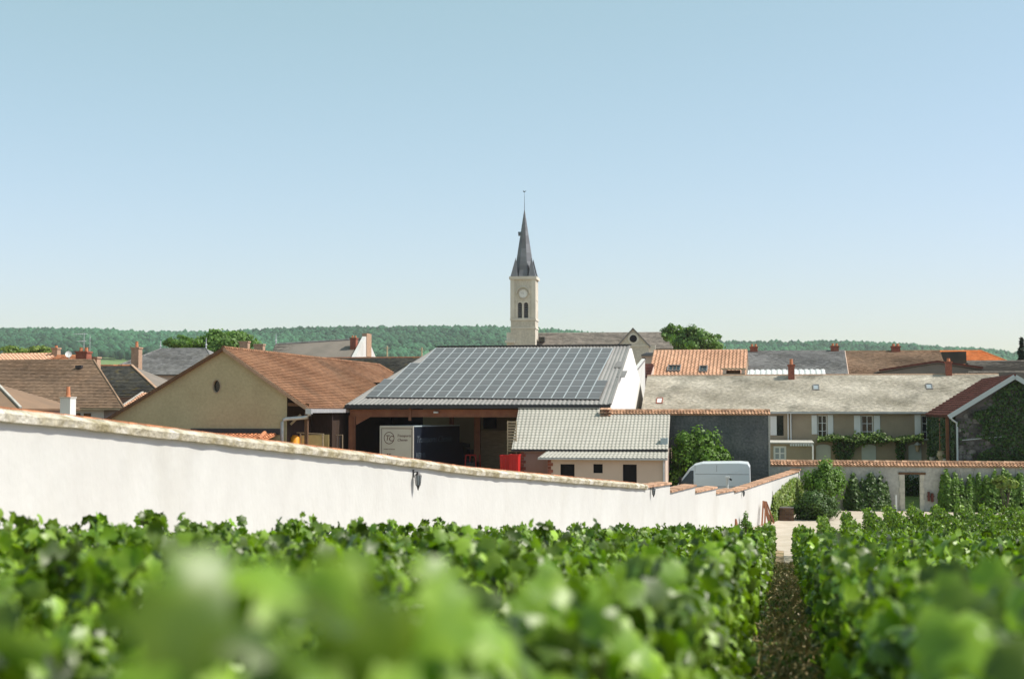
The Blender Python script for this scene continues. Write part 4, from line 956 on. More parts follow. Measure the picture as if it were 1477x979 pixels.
# climber on a wire along the facade
T = Thing('climbing_vine', 'yellow-green climbing vine trained along the house front above the shutters', 'climber', (gx(1250, th_-.4), th_-.4, hz0))
ca, cb, cz = gx(1179, th_-.5), gx(1331, th_-.5), gz(632.5, 1250, th_-.5)
def fn(rs, n):
    x = rs.uniform(ca, cb, n); amp = .24 + .1*np.sin(x*1.3) + .08*np.sin(x*3.7+1)
    p = np.stack([x, th_-.45 + rs.normal(size=n)*.2, cz + rs.normal(size=n)*amp*.65 + .08*np.sin(x*2.1)], 1); return p, np.tile([0, -.7, .8], (n, 1))
sheet_leaves(T, 'foliage', fn, 2600, .19, M['wist'], 5)
st = MB(); st.tube([(ca, th_-.3, cz-.1), ((ca+cb)/2, th_-.28, cz-.16), (cb, th_-.3, cz-.1)], .035, 6)
for px, wd, dens, sd_ in ((1216, 1.15, 1500, 1), (1298, .5, 700, 2)):
    x = gx(px, th_-.4); st.tube([(x, th_-.25, hz0), (x+.08, th_-.28, hz0+1.2), (x, th_-.25, cz)], [.07, .06, .04], 6)
    def fn2(rs, n, x=x, wd=wd):
        z = rs.uniform(hz0+.1, cz+.1, n); p = np.stack([x + rs.uniform(-.5, .5, n)*wd*(1+.4*np.sin(z*2.3)), th_-.35 + rs.normal(size=n)*.14, z], 1); return p, np.tile([0, -1, .3], (n, 1))
    sheet_leaves(T, 'hanging_foliage', fn2, dens, .17, M['shrub_d'], 50+sd_)
T.part('stem', st, M['bark'])

# ---------------------------------------------------------------- ivy barn on the right
ta, tb = 92.0, 106.2; iz0 = ground_z(12, 95) - .4
fe = gp(1368, 600, ta-.25); fp = gp(1463.5, 541.5, ta-.25); es, ez = fe[0], fe[2]; ps, pzk = fp[0], fp[2]; rs2 = 2*ps - es
T = Thing('ivy_barn', 'stone barn with dark red tile roof, pale bargeboard and ivy-clad side', 'barn', (es, ta, iz0)); IB = T
A, B, C, D = Vector((es, tb, ez)), Vector((es, ta-.3, ez)), Vector((ps, ta-.3, pzk)), Vector((ps, tb, pzk))
E, F4 = Vector((rs2, ta-.3, ez)), Vector((rs2, tb, ez))
ro = T.part('roof', MB().slab([A, B, C, D], .14).slab([D, C, E, F4], .14), M['darkred'])
n_ = (B-A).cross(D-A).normalized(); n_ = n_ if n_.z > 0 else -n_
T.part('roof_tiles', tiles([p+n_*.004 for p in (A, B, C, D)], .3, .25, .045, 'pan'), M['darkred'], kind='stuff', parent=ro); T.part('ridge_cap', ridge_caps(D, C, .12), M['darkred'], kind='stuff', parent=ro)
T.part('bargeboard', MB().beam((es+.0, ta-.34, ez-.06), (ps, ta-.34, pzk-.07), .06, .28), M['bluepaint'], parent=ro); T.part('bargeboard', MB().beam((ps+.02, ta-.34, pzk-.07), (rs2, ta-.34, ez-.06), .06, .28), M['bluepaint'], parent=ro)
ws = es+.45; we = rs2-.45
w = MB().poly([(ws, ta, iz0), (we, ta, iz0), (we, ta, ez+.1), (ps, ta, pzk-.2), (ws, ta, ez+.1)]); w.poly([(ws, ta, iz0), (ws, tb, iz0), (ws, tb, ez+.1), (ws, ta, ez+.1)]); w.poly([(we, ta, iz0), (we, tb, iz0), (we, tb, ez+.1), (we, ta, ez+.1)]); w.poly([(ws, tb, iz0), (we, tb, iz0), (we, tb, ez+.1), (ps, tb, pzk-.2), (ws, tb, ez+.1)])
wo = T.part('wall', w, M['mortar'])
rr = random.Random(11); cnt = 0; more = MB(); z = gz(676, 1400, ta)
while z < pzk-.3:
    h = rr.uniform(.22, .36); x = ws+.03
    while x < gx(1480, ta):
        wd = rr.uniform(.28, .6); lim = ez + .1 + (pzk-.2-ez-.1)*min(1, (x-ws)/(ps-ws)) - .12
        if z + h < lim:
            c = [(x+rr.uniform(0, .05), z+rr.uniform(0, .05)), (x+wd*.5, z-rr.uniform(0, .03)), (x+wd-rr.uniform(.02, .07), z+rr.uniform(0, .05)), (x+wd-.03, z+h*.55), (x+wd-rr.uniform(.03, .1), z+h-.03), (x+wd*.45, z+h-rr.uniform(0, .03)), (x+rr.uniform(.01, .07), z+h-rr.uniform(.02, .06)), (x+.005, z+h*.5)]
            T.part('stone', MB().prism([(a, ta-rr.uniform(.03, .06), b) for a, b in c], (0, .05, 0), rr.random()), M['stone'], parent=wo) if cnt < 240 else more.prism([(a, ta-.04, b) for a, b in c], (0, .05, 0), rr.random()); cnt += 1
        x += wd
    z += h
if more.v: T.part('stone', more, M['stone'], parent=wo, kind='stuff')
T.part('downpipe', MB().tube([(es+.1, ta-.4, ez-.1), (es+.25, ta-.3, ez-.25), (es+.5, ta-.14, ez-.42), (es+.52, ta-.12, ez-.6), (es+.52, ta-.12, iz0)], .06, 8), M['bluepaint'])
T.part('wall_pipe', MB().beam((gx(1387, ta), ta-.1, gz(634.5, 1387, ta)), (gx(1444, ta), ta-.1, gz(629.5, 1444, ta)), .05, .05), M['bluepaint'])
T.part('timber_post', MB().box((es-.02, tb-9.5, iz0), (es+.24, tb-9.2, ez-.14)), M['wood_red'])
T.part('timber_post', MB().box((es+.02, ta+1.4, iz0), (es+.2, ta+1.6, ez-.14)), M['wood_red'])
def ivy_side(rs, n):
    t = rs.uniform(ta+2.4, tb, n); z = rs.uniform(iz0, ez-.1, n); bulge = .25 + .3*np.sin(t*1.1)**2
    return np.stack([ws - bulge*rs.uniform(.5, 1.05, n), t, z], 1), np.tile([-1, -.2, .3], (n, 1))
sheet_leaves(T, 'ivy', ivy_side, 10000, .17, M['ivy'], 8)
def ivy_near(rs, n):
    t = rs.uniform(ta, ta+1.3, n); z = rs.uniform(iz0, ez-.1, n); return np.stack([ws - rs.uniform(.03, .2, n), t, z], 1), np.tile([-1, -.2, .3], (n, 1))
sheet_leaves(T, 'ivy', ivy_near, 1100, .17, M['ivy'], 9)
def ivy_front(rs, n):
    x = rs.uniform(ws+.05, gx(1500, ta), n); f = (x-ws)/(ps-ws); z = iz0 + rs.uniform(0, 1, n)*(ez + (pzk-ez)*np.minimum(f, 1) - iz0 - .3)
    edge = .50 + .16*np.sin(z*2.0) + .08*np.sin(z*5.1) - .12*(z < ez-1.2); k = (f > edge) | ((rs.rand(n) < .05))
    x, z = x[k], z[k]; return np.stack([x, np.full(len(x), ta) - rs.uniform(.05, .28, len(x)), z], 1), np.tile([0, -1, .3], (len(x), 1))
sheet_leaves(T, 'ivy', ivy_front, 7500, .17, M['ivy'], 10)
def planter(px, tt, y0, label, w=.22):
    x = gx(px, tt); zt = gz(y0, px, tt); T = Thing('stone_planter', label, 'planter', (x, tt, iz0+.4), group='pots at the ivy barn corner')
    T.part('pot', MB().tube([(x, tt, iz0+.2), (x, tt, zt-.55), (x, tt, zt-.12), (x, tt, zt)], [w*.6, w*.55, w, w*1.1], 12), M['greywall'])
    crown(T, 'plant', (x, tt, zt+.1), (w*1.2, w*1.2, .2), 120, .1, M['shrub_d'], int(px), 8)
planter(1344.5, 98.0, 659, 'left stone planter at the ivy-covered barn side'); planter(1364, 94.5, 661, 'right stone planter at the ivy-covered barn side')
T = Thing('stone_urn', 'weathered stone urn on a column between the two planters', 'urn', (gx(1357, 95), 95.0, iz0+.3)); x = gx(1357, 95); zt = gz(650, 1357, 95)
T.part('column', MB().tube([(x, 95, iz0), (x, 95, zt-.75)], [.2, .16], 10), M['palewood']); T.part('urn_bowl', MB().tube([(x, 95, zt-.75), (x, 95, zt-.6), (x, 95, zt-.3), (x, 95, zt-.05), (x, 95, zt)], [.1, .14, .3, .22, .26], 12), M['palewood'])
T = Thing('courtyard_lantern', 'white carriage lantern by the rightmost arched shutter', 'lantern', (gx(1322, th_-.3), th_-.3, gz(650, 1322, th_))); x = gx(1322.5, th_-.3); zt = gz(637, 1322, th_-.3)
T.part('lamp_cap', MB().tube([(x, th_-.3, zt), (x, th_-.3, zt-.22)], [.04, .3], 6), M['whitepaint']); T.part('lamp_body', MB().tube([(x, th_-.3, zt-.25), (x, th_-.3, zt-.7)], [.2, .12], 6), M['palewood']); T.part('bracket', MB().beam((x, th_-.3, zt-.1), (x, th_-.001, zt-.1), .04, .04), M['dark_metal'])
T = Thing('courtyard_hedge', 'dark clipped hedge seen through the garden doorway', 'hedge', (8, 103, hz0))
crown(T, 'foliage', (gx(1314, 105.5), 105.3, hz0+.5), (3.2, .7, 1.2), 3000, .2, M['shrub_d'], 77, 40)
T.part('stem', MB().tube([(gx(1314, 105.5), 105.3, hz0-.2), (gx(1314, 105.5), 105.3, hz0+.8)], .06, 6), M['bark'])

# ---------------------------------------------------------------- parked van
def van():
    t = 85.0; sL, sR = gx(951, t), gx(1080.5, t); Lv = sR-sL; g = ground_z(-4, 86); zt = gz(665.5, 1040, t); H = zt-g
    T = Thing('parked_van', 'white high-roof delivery van parked behind the stepped white wall', 'van', (sL, t, g)); wd = 2.0
    k = H/2.7; pr = [(0, .45), (.02, .95), (.12, 1.12), (.95, 1.32), (1.02, 1.36), (1.75, 2.32), (2.05, 2.55), (2.5, 2.66), (Lv-.6, 2.70), (Lv-.12, 2.66), (Lv, 2.45), (Lv+.02, .9), (Lv, .4), (Lv-.7, .38), (Lv-1.4, .38), (1.6, .38), (.5, .38)]
    pr = [(x, z*k) for x, z in pr]
    n = len(pr); ins = [0, .05, .16]; body = MB(); ys = [(0, .18), (.06, .06), (.2, 0), (wd-.2, 0), (wd-.06, .06), (wd, .18)]
    cx, cz = Lv/2, 1.4*k
    for y, i in ys:
        for x, z in pr:
            zz = z - (max(0, z-1.3*k)/(1.4*k))*i*.55; body.v.append((sL+x, t+y+(max(0, z-1.3*k)/(1.4*k))*.10*(1 if y < wd/2 else -1), g+zz))
    for a in range(len(ys)-1):
        for b in range(n): body.f.append((a*n+b, a*n+(b+1) % n, (a+1)*n+(b+1) % n, (a+1)*n+b)); body.t.append(.5)
    body.f.append(tuple(range(n))); body.t.append(.5); body.f.append(tuple(range((len(ys)-1)*n, len(ys)*n))); body.t.append(.5)
    bo = T.part('body', body, M['vanpaint'])
    def inset(z): return (max(0, z-1.3*k)/(1.4*k))*.10
    def sidepoly(pts, off=.012): return [(sL+x, t+inset(z*k)-off, g+z*k) for x, z in pts]
    T.part('side_window', MB().poly(sidepoly([(1.12, 1.38), (2.0, 1.38), (2.0, 2.2), (1.82, 2.2)])), M['glass'])
    T.part('windscreen', MB().poly([(sL+1.06, t+.12, g+1.42*k), (sL+1.06, t+wd-.12, g+1.42*k), (sL+1.70, t+wd-.2, g+2.29*k), (sL+1.70, t+.2, g+2.29*k)]), M['glass'])
    d = MB()
    for x in (2.08, 3.35): d.poly(sidepoly([(x, .5), (x+.018, .5), (x+.018, 2.5), (x, 2.5)], .006))
    d.poly(sidepoly([(2.1, 1.32), (Lv-.05, 1.32), (Lv-.05, 1.35), (2.1, 1.35)], .006)); d.poly(sidepoly([(2.1, 2.0), (Lv-.05, 2.0), (Lv-.05, 2.02), (2.1, 2.02)], .006))
    T.part('panel_seam', d, M['slate'])
    T.part('rub_strip', MB().box((sL+2.1, t-.02, g+.78*k), (sR-.3, t-.002, g+.9*k)), M['black'])
    T.part('door_handle', MB().box((sL+2.2, t-.04, g+1.15*k), (sL+2.4, t-.014, g+1.2*k)), M['black'])
    T.part('side_mirror', MB().box((sL+1.15, t-.28, g+1.45*k), (sL+1.3, t-.02, g+1.85*k)), M['black'])
    for x in (.95, Lv-1.0):
        for y in (-.01, wd-.21):
            wh = T.part('wheel', MB().tube([(sL+x, t+y, g+.34), (sL+x, t+y+.22, g+.34)], .34, 18), M['black'])
    T.part('headlight', MB().poly([(sL-.012, t+.1, g+.85*k), (sL-.012, t+.5, g+.85*k), (sL+.02, t+.5, g+1.02*k), (sL+.02, t+.1, g+1.02*k)]), M['glass_l'])
    T.part('tail_light', MB().box((sR-.03, t+.02, g+1.0*k), (sR+.03, t+.14, g+1.5*k)), M['red'])
van()
T = Thing('yard_tap', 'small white standpipe in front of the parked van', 'standpipe', (gx(1049, 83), 83.0, ground_z(-3, 83))); x = gx(1048.5, 83.0); zt = gz(687, 1048, 83.0)
T.part('pipe', MB().tube([(x, 83, T.org[2]), (x, 83, zt-.1)], .06, 8), M['whitepaint']); T.part('tap_head', MB().box((x-.12, 82.85, zt-.14), (x+.12, 83.1, zt)), M['whitepaint']); T.part('spout', MB().beam((x+.08, 82.95, zt-.1), (x+.25, 82.95, zt-.2), .09, .09), M['black'])

# red bins, ladder rack
for px0, px1, y0, tt, lab in ((721, 736, 657, 84.6, 'red plastic grape bin, left of the pair by the outbuilding'), (734.5, 747.5, 656, 83.9, 'red plastic grape bin, right of the pair with bright rim')):
    a, b = gx(px0, tt), gx(px1, tt); zt = gz(y0, px0, tt); T = Thing('red_bin', lab, 'bin', ((a+b)/2, tt, FLOOR-.5), group='red bins by the outbuilding')
    m = MB(); i = .06; z_ = FLOOR-.5
    lo = [(a+i, tt+i, z_), (b-i, tt+i, z_), (b-i, tt+.8-i, z_), (a+i, tt+.8-i, z_)]; hi = [(a, tt, zt), (b, tt, zt), (b, tt+.8, zt), (a, tt+.8, zt)]
    m.poly(lo)
    for k in range(4): m.poly([lo[k], lo[(k+1) % 4], hi[(k+1) % 4], hi[k]])
    T.part('bin_body', m, M['red'])
    rm = MB()
    for k in range(4): rm.beam(hi[k], hi[(k+1) % 4], .05, .07)
    T.part('bin_rim', rm, M['red']); q = MB()
    for k in range(1, 4): x = a+(b-a)*k/4; q.box((x-.015, tt-.015, z_+.1), (x+.015, tt+.03, zt-.08))
    T.part('bin_rib', q, M['red'])
T = Thing('slatted_rack', 'tall wooden slatted rack standing against the outbuilding', 'rack', (gx(739, 86.8), 86.8, FLOOR-.5)); a, b = gx(732, 86.8), gx(744.5, 86.8); zt, zl = gz(606.5, 738, 86.8), gz(652, 738, 86.8)
for x in (a, b): T.part('upright', MB().box((x-.03, 86.8, FLOOR-.5), (x+.03, 86.86, zt)), M['palewood'])
for k in range(11):
    z = zl + (zt-zl)*(k+.5)/11; T.part('slat', MB().box((a+.03, 86.81, z-.05), (b-.03, 86.85, z+.05)), M['palewood'])
T = Thing('farm_machine', 'dark machine with red frame parked beside the truck', 'machine', (gx(672, 95), 95.0, FLOOR)); x = gx(670, 95.)
m = MB(); zz = gz(656, 670, 95.)
for dx in (0, .85): m.beam((x+dx, 95, FLOOR), (x+dx*.8+.1, 95, zz), .08, .08); m.beam((x+dx, 96.4, FLOOR), (x+dx*.8+.1, 96.4, zz), .08, .08)
m.beam((x+.1, 95, zz), (x+.78, 95, zz), .08, .08); T.part('frame', m, M['red']); T.part('engine_block', MB().box((x+.1, 95.1, FLOOR+.4), (x+.75, 96.3, zz-.5)), M['dark_metal'])
for dx in (.0, .8): T.part('wheel', MB().tube([(x+dx-.1, 95.7, FLOOR+.4), (x+dx+.1, 95.7, FLOOR+.4)], .4, 14), M['black'])

# ---------------------------------------------------------------- church
ct = 240.0; s0, s1 = gx(736.8, ct), gx(772, ct); W_ = s1-s0; z1 = gz(402, 755, ct); cz0 = -1.0
T = Thing('church', 'stone village church with clock tower and grey slate spire', 'church', ((s0+s1)/2, ct, cz0), rot=-PHI+math.radians(3)); cm = (s0+s1)/2
zb1 = gz(462, 755, ct); zs1 = gz(437, 755, ct); zs0 = gz(458.5, 755, ct)
# louvred twin openings with arched heads
bw = W_*.17; hs = [(cm-W_*.21, cm-W_*.21+bw), (cm+W_*.04, cm+W_*.04+bw)]
w = MB().facade(s0, s1, cz0, z1, ct, [(a, b, zs0, zs1+.35) for a, b in hs], .5)
w.poly([(s0, ct, cz0), (s0, ct+W_, cz0), (s0, ct+W_, z1), (s0, ct, z1)]); w.poly([(s1, ct, cz0), (s1, ct+W_, cz0), (s1, ct+W_, z1), (s1, ct, z1)]); w.poly([(s0, ct+W_, cz0), (s1, ct+W_, cz0), (s1, ct+W_, z1), (s0, ct+W_, z1)])
tw_ = T.part('tower', w, M['ashlar'])
for a, b in hs:
    c = (a+b)/2; r = (b-a)/2; sp = MB()
    for k in range(8):
        a0, a1 = math.pi*k/8, math.pi*(k+1)/8
        sp.poly([(c+r*math.cos(a0), ct+.002, zs1-r+r*math.sin(a0)+.1), (c+r*math.cos(a1), ct+.002, zs1-r+r*math.sin(a1)+.1), (c+r*math.cos(a1), ct+.002, zs1+.36), (c+r*math.cos(a0), ct+.002, zs1+.36)])
    T.part('arch_head', sp, M['ashlar_l'], parent=tw_)
    T.part('belfry_opening', MB().box((a, ct+.5, zs0), (b, ct+.55, zs1+.4)), M['dark'], parent=tw_)
    lv = MB()
    for k in range(7): z = zs0 + (zs1-zs0)*k/7; lv.obox(Vector((a+.01, ct+.25, z)), Vector((b-a-.02, 0, 0)), Vector((0, .2, .2)), Vector((0, 0, .04)))
    T.part('louvre', lv, M['slate'], parent=tw_, kind='stuff')
for zz, pj, hh in ((zb1, .12, .35), (z1-.1, .25, .5), (gz(432.5, 755, ct), .06, .12), (gz(474, 755, ct), .1, .25)):
    T.part('string_course', MB().box((s0-pj, ct-pj, zz), (s1+pj, ct+W_+pj, zz+hh)), M['ashlar_l'], parent=tw_)
for a, b in ((s0-.06, s0+W_*.15), (s1-W_*.15, s1+.06)): T.part('corner_pilaster', MB().box((a, ct-.1, zb1+.4), (b, ct-.002, z1-.12)), M['ashlar_l'], parent=tw_)
ck = gp(754.5, 423.5, ct-.2); r = W_*.165; n = 24; cf = MB().prism([(ck[0]+r*math.cos(2*math.pi*k/n), ct-.14, ck[2]+r*math.sin(2*math.pi*k/n)) for k in range(n)], (0, .13, 0))
co = T.part('clock_face', cf, M['clockface'])
ring = MB()
for k in range(n):
    a0, a1 = 2*math.pi*k/n, 2*math.pi*(k+1)/n
    ring.obox(Vector((ck[0]+r*math.cos(a0), ct-.22, ck[2]+r*math.sin(a0))), Vector((r*(math.cos(a1)-math.cos(a0)), 0, r*(math.sin(a1)-math.sin(a0)))), Vector((0, .21, 0)), Vector((.13*r*math.cos(a0), 0, .13*r*math.sin(a0))))
T.part('clock_rim', ring, M['ashlar_l'], parent=co)
hd = MB(); rh_ = r*1.55
for k in range(14):
    a0, a1 = math.pi*k/14, math.pi*(k+1)/14
    hd.obox(Vector((ck[0]+rh_*math.cos(a0), ct-.26, ck[2]+rh_*math.sin(a0))), Vector((rh_*(math.cos(a1)-math.cos(a0)), 0, rh_*(math.sin(a1)-math.sin(a0)))), Vector((0, .25, 0)), Vector((.16*r*math.cos(a0), 0, .16*r*math.sin(a0))))
T.part('clock_hood', hd, M['ashlar_l'], parent=tw_)
T.part('arch_recess', MB().box((cm-W_*.27, ct-.05, zs0-.3), (cm-W_*.23, ct-.003, zs1+.7)).box((cm+W_*.23, ct-.05, zs0-.3), (cm+W_*.27, ct-.003, zs1+.7)).box((cm-W_*.035, ct-.08, zs0-.1), (cm+W_*.035, ct-.003, zs1+.2)), M['ashlar_l'], parent=tw_)
T.part('clock_hand', MB().beam((ck[0], ct-.155, ck[2]), (ck[0]-r*.65, ct-.155, ck[2]+r*.25), .02, .09, up=(0, 1, 0)), M['dark_metal'], parent=co); T.part('clock_hand', MB().beam((ck[0]+.05, ct-.165, ck[2]-.05), (ck[0]-r*.1, ct-.165, ck[2]+r*.45), .02, .1, up=(0, 1, 0)), M['dark_metal'], parent=co)
tk = MB()
for k in range(12):
    a = k*math.pi/6; tk.beam((ck[0]+r*.78*math.cos(a), ct-.15, ck[2]+r*.78*math.sin(a)), (ck[0]+r*.93*math.cos(a), ct-.15, ck[2]+r*.93*math.sin(a)), .02, .06, up=(0, 1, 0))
T.part('hour_mark', tk, M['dark_metal'], parent=co, kind='stuff')
zsb = z1+.4; zst = gz(300, 754, ct); cc = ct+W_/2; ro_ = W_*.43
def octring(z, r): return [Vector((cm+r*math.cos(math.pi/8+k*math.pi/4), cc+r*math.sin(math.pi/8+k*math.pi/4), z)) for k in range(8)]
sp = MB(); base = octring(zsb, ro_*1.1); m1 = octring(zsb+(zst-zsb)*.1, ro_*.92); topr = octring(zst, .05)
rings = [base, m1] + [octring(zsb+(zst-zsb)*(.1+.9*k/14), ro_*.92*(1-k/14)+.05) for k in range(1, 15)]
for a, b in zip(rings[:-1], rings[1:]):
    for k in range(8): sp.poly([a[k], a[(k+1) % 8], b[(k+1) % 8], b[k]], R.random())
spo = T.part('spire', sp, M['spire'])
for ax, ay in ((-1, -1), (1, -1), (-1, 1), (1, 1)):
    x, y = cm+ax*W_*.37, cc+ay*W_*.37; q = W_*.145; pn = MB(); hh = zsb+(zst-zsb)*.285
    b4 = [(x-q, y-q, zsb-.05), (x+q, y-q, zsb-.05), (x+q, y+q, zsb-.05), (x-q, y+q, zsb-.05)]
    for k in range(4): pn.poly([b4[k], b4[(k+1) % 4], (x-ax*W_*.05, y-ay*W_*.05, hh)])
    T.part('corner_pinnacle', pn, M['spire'], parent=spo)
zz = gz(338, 748, ct); T.part('dormer', MB().box((cm-1.05, cc-.35, zz), (cm-.35, cc+.35, zz+.4)).prism([(cm-1.1, cc-.4, zz+.38), (cm-1.1, cc+.4, zz+.38), (cm-1.1, cc, zz+.7)], (.9, 0, 0)), M['spire'], parent=spo)
xt = gz(270, 755, ct); T.part('cross_staff', MB().tube([(cm, cc, zst-.6), (cm, cc, xt-.6)], [.06, .02], 6), M['dark_metal'], parent=spo)
T.part('weathercock', MB().prism([(cm-.28, cc, xt-.42), (cm-.06, cc, xt-.58), (cm+.15, cc, xt-.48), (cm+.32, cc, xt-.25), (cm+.12, cc, xt-.36), (cm-.06, cc, xt-.4), (cm-.2, cc, xt-.24)], (0, .04, 0)), M['dark_metal'], parent=spo)
# nave, transept, side roofs
nz = gz(478.5, 850, ct+4); nze = gz(503, 850, ct); na, nb = s1+.02, gx(962, ct+4)
nv = MB(); A, B = Vector((na-4.8, ct+.9, nze)), Vector((gx(980, ct), ct+.9-.0, nze)); C, D = Vector((nb, ct+6, nz)), Vector((na-.6, ct+6, nz)); E, F4 = Vector((gx(980, ct), ct+11, nze)), Vector((na-4.8, ct+11, nze))
nro = T.part('nave_roof', nv.slab([A, B, C, D], .2).slab([D, C, E, F4], .2).slab([B, E, C], .2), M['slate_b'])
T.part('roof_tiles', tiles([p+Vector((0, -.01, .02)) for p in (A, B, C, D)], .45, .5, .05), M['slate_b'], kind='stuff', parent=nro)
T.part('nave_wall', MB().box((na-4, ct+1.4, cz0), (gx(976, ct), ct+10.5, nze+.05)), M['ashlar'])
x0, x1, xm = gx(889, ct-4), gx(934, ct-4), gx(911, ct-4); gzp = gz(472, 911, ct-4); gze = gz(497, 911, ct-4); tt = ct-4
w = MB().poly([(x0, tt, cz0), (x1, tt, cz0), (x1, tt, gze), (xm, tt, gzp-.25), (x0, tt, gze)]); w.poly([(x1, tt, cz0), (x1, tt+6, cz0), (x1, tt+6, gze), (x1, tt, gze)]); w.poly([(x0, tt, cz0), (x0, tt+6, cz0), (x0, tt+6, gze), (x0, tt, gze)]); T.part('transept_wall', w, M['ashlar'])
T.part('transept_roof', MB().slab([(x0-.3, tt-.3, gze-.25), (x0-.3, tt+8, gze-.25), (xm, tt+9, gzp), (xm, tt-.3, gzp)], .18).slab([(x1+.3, tt-.3, gze-.25), (x1+.3, tt+8, gze-.25), (xm+.001, tt+9, gzp), (xm+.001, tt-.3, gzp)], .18), M['slate'])
oc2 = gp(911, 488, tt); T.part('oculus_ring', MB().tube([(oc2[0], tt-.12, oc2[2]), (oc2[0], tt-.005, oc2[2])], .95, 20), M['ashlar_l']); T.part('oculus', MB().tube([(oc2[0], tt-.16, oc2[2]), (oc2[0], tt-.125, oc2[2])], .62, 20), M['dark'])
T.part('string_course', MB().box((x0-.05, tt-.12, gze-.25), (x1+.05, tt-.002, gze)), M['ashlar_l'])
T.part('buttress', MB().box((gx(934, tt)+.05, tt+.5, cz0), (gx(943, tt), tt+1.5, gz(497, 940, tt))), M['ashlar_l'])
p = gp(782, 487.5, ct+2); T.part('roof_vent', MB().box((p[0]-.5, ct+2, p[2]-.6), (p[0]+.45, ct+3.4, p[2]+.2)), M['slate_d'], parent=nro)
# low apse porch at the foot of the tower
p = gp(735, 489, ct-1); T.part('stair_turret', MB().box((s0-.75, ct+.2, cz0), (s0-.02, ct+2, p[2]+1.2)), M['ashlar_l'])
T.part('turret_cap', MB().box((s0-.95, ct-.3, p[2]-.6), (s0+.7, ct-.02, p[2]-.2)), M['ashlar_l'])

# ---------------------------------------------------------------- houses behind, right side
def H(name, label, px0, px1, tfront, tback, y_ridge, y_eave, wallm, roofm, cat='house', **k):
    tm = (tfront+tback)/2; pc = (px0+px1)/2; s0 = gx(px0, tm); s1 = gx(px1, tm); zr = gz(y_ridge, pc, tm); ze = gz(y_eave, pc, tfront)
    return simple_house(name, label, cat, s0, s1, tfront, tback, -.6, ze, zr, wallm, roofm, **k)
T = H('orange_roof_house', 'house with fresh orange pantile roof and two skylights behind the long house', 944, 1078, 122, 133, 505.5, 541.5, M['render_house'], M['orange'], kind='pan', course=.38, width=.32, end_over=.05)
A, B, C, D, u, v, n_ = T.fr
for x0, x1, yb in ((962, 981, 537), (1008, 1020, 538)):
    a = on_plane(x0, yb, A, n_); b = on_plane(x1, yb, A, n_); roof_window(T, a, u, n_, v, (b-a).length, 1.3, M['slate'], M['glass'], T.roof)
a = on_plane(1043, 541, A, n_); b = on_plane(1075, 541, A, n_); dm = MB(); zt = gz(532, 1060, 121); 
dm.box((a[0], 120.6, a[2]-1), (b[0], 121.0, a[2]+.1)); T.part('loggia_sill', dm, M['render_house'])
T.part('loggia_opening', MB().box((a[0]+.25, 121.2, a[2]), (b[0]-.4, 123, zt-.1)), M['wood'], parent=None); T.part('loggia_lintel', MB().beam((a[0]-.1, 120.9, zt), (b[0]+.1, 120.9, zt), .5, .12), M['palewood'])
for x in (a[0], b[0]-.3): T.part('loggia_post', MB().box((x, 120.75, a[2]), (x+.3, 121.15, zt)), M['render_pink'])
T = H('grey_slate_house', 'long house with plain grey slate roof right of the orange roof', 1078.5, 1219, 128, 142, 506.5, 543, M['render_dim'], M['slate'], course=.32, width=.3, end_over=.02)
for px in (1088, 1205): p = gx(px, 135); chimney(T, p-.35, p+.35, 134.8, 135.4, T.fr[2][2]-.3, T.fr[2][2]+.35, M['brick'], 2, .25)
T = H('brown_roof_house', 'house with weathered brown tile roof right of the grey slate roof', 1220, 1356, 130, 144, 506.5, 543, M['render_dim'], M['brown2'], course=.3, width=.26, end_over=.05)
p = gx(1293, 137); chimney(T, p-.4, p+.4, 136.7, 137.3, T.fr[2][2]-.3, T.fr[2][2]+.35, M['brick'], 2, .25)
T.part('verge_strip', MB().beam(T.fr[0]+Vector((-.02, 0, .06)), T.fr[3]+Vector((-.02, 0, .06)), .16, .1), M['render_pink'], parent=T.roof)
T = H('bright_roof_house', 'far house with vivid orange roof and a dark dormer block', 1352, 1452, 150, 160, 506, 526, M['render_pink'], M['orange2'], course=.35, width=.3, hipR=2.6)
a, b = gx(1359, 150.5), gx(1394, 150.5); T.part('dormer', MB().box((a, 149.9, gz(530, 1375, 150)), (b, 154.9, gz(507, 1375, 150))), M['slate_d'])
T = Thing('white_sheet_shed', 'low shed with pale ribbed sheet roof behind the long house ridge', 'shed', (gx(1130, 119), 119, -.6)); a, b = gx(1078, 118), gx(1192, 118)
A, B = Vector((a, 118, gz(543, 1130, 118))), Vector((b, 118, gz(543, 1130, 118))); C, D = Vector((b, 121.5, gz(533.5, 1130, 121.5))), Vector((a, 121.5, gz(533.5, 1130, 121.5)))
r_ = T.part('roof', MB().slab([A, B, C, D], .1), M['white_metal']); T.part('roof_sheet', ribs([p+Vector((0, 0, .01)) for p in (A, B, C, D)], .45, .06), M['white_metal'], parent=r_, kind='stuff'); T.part('wall', MB().box((a+.1, 118.3, -.6), (b-.1, 121.4, A[2]-.12)), M['render_dim'])
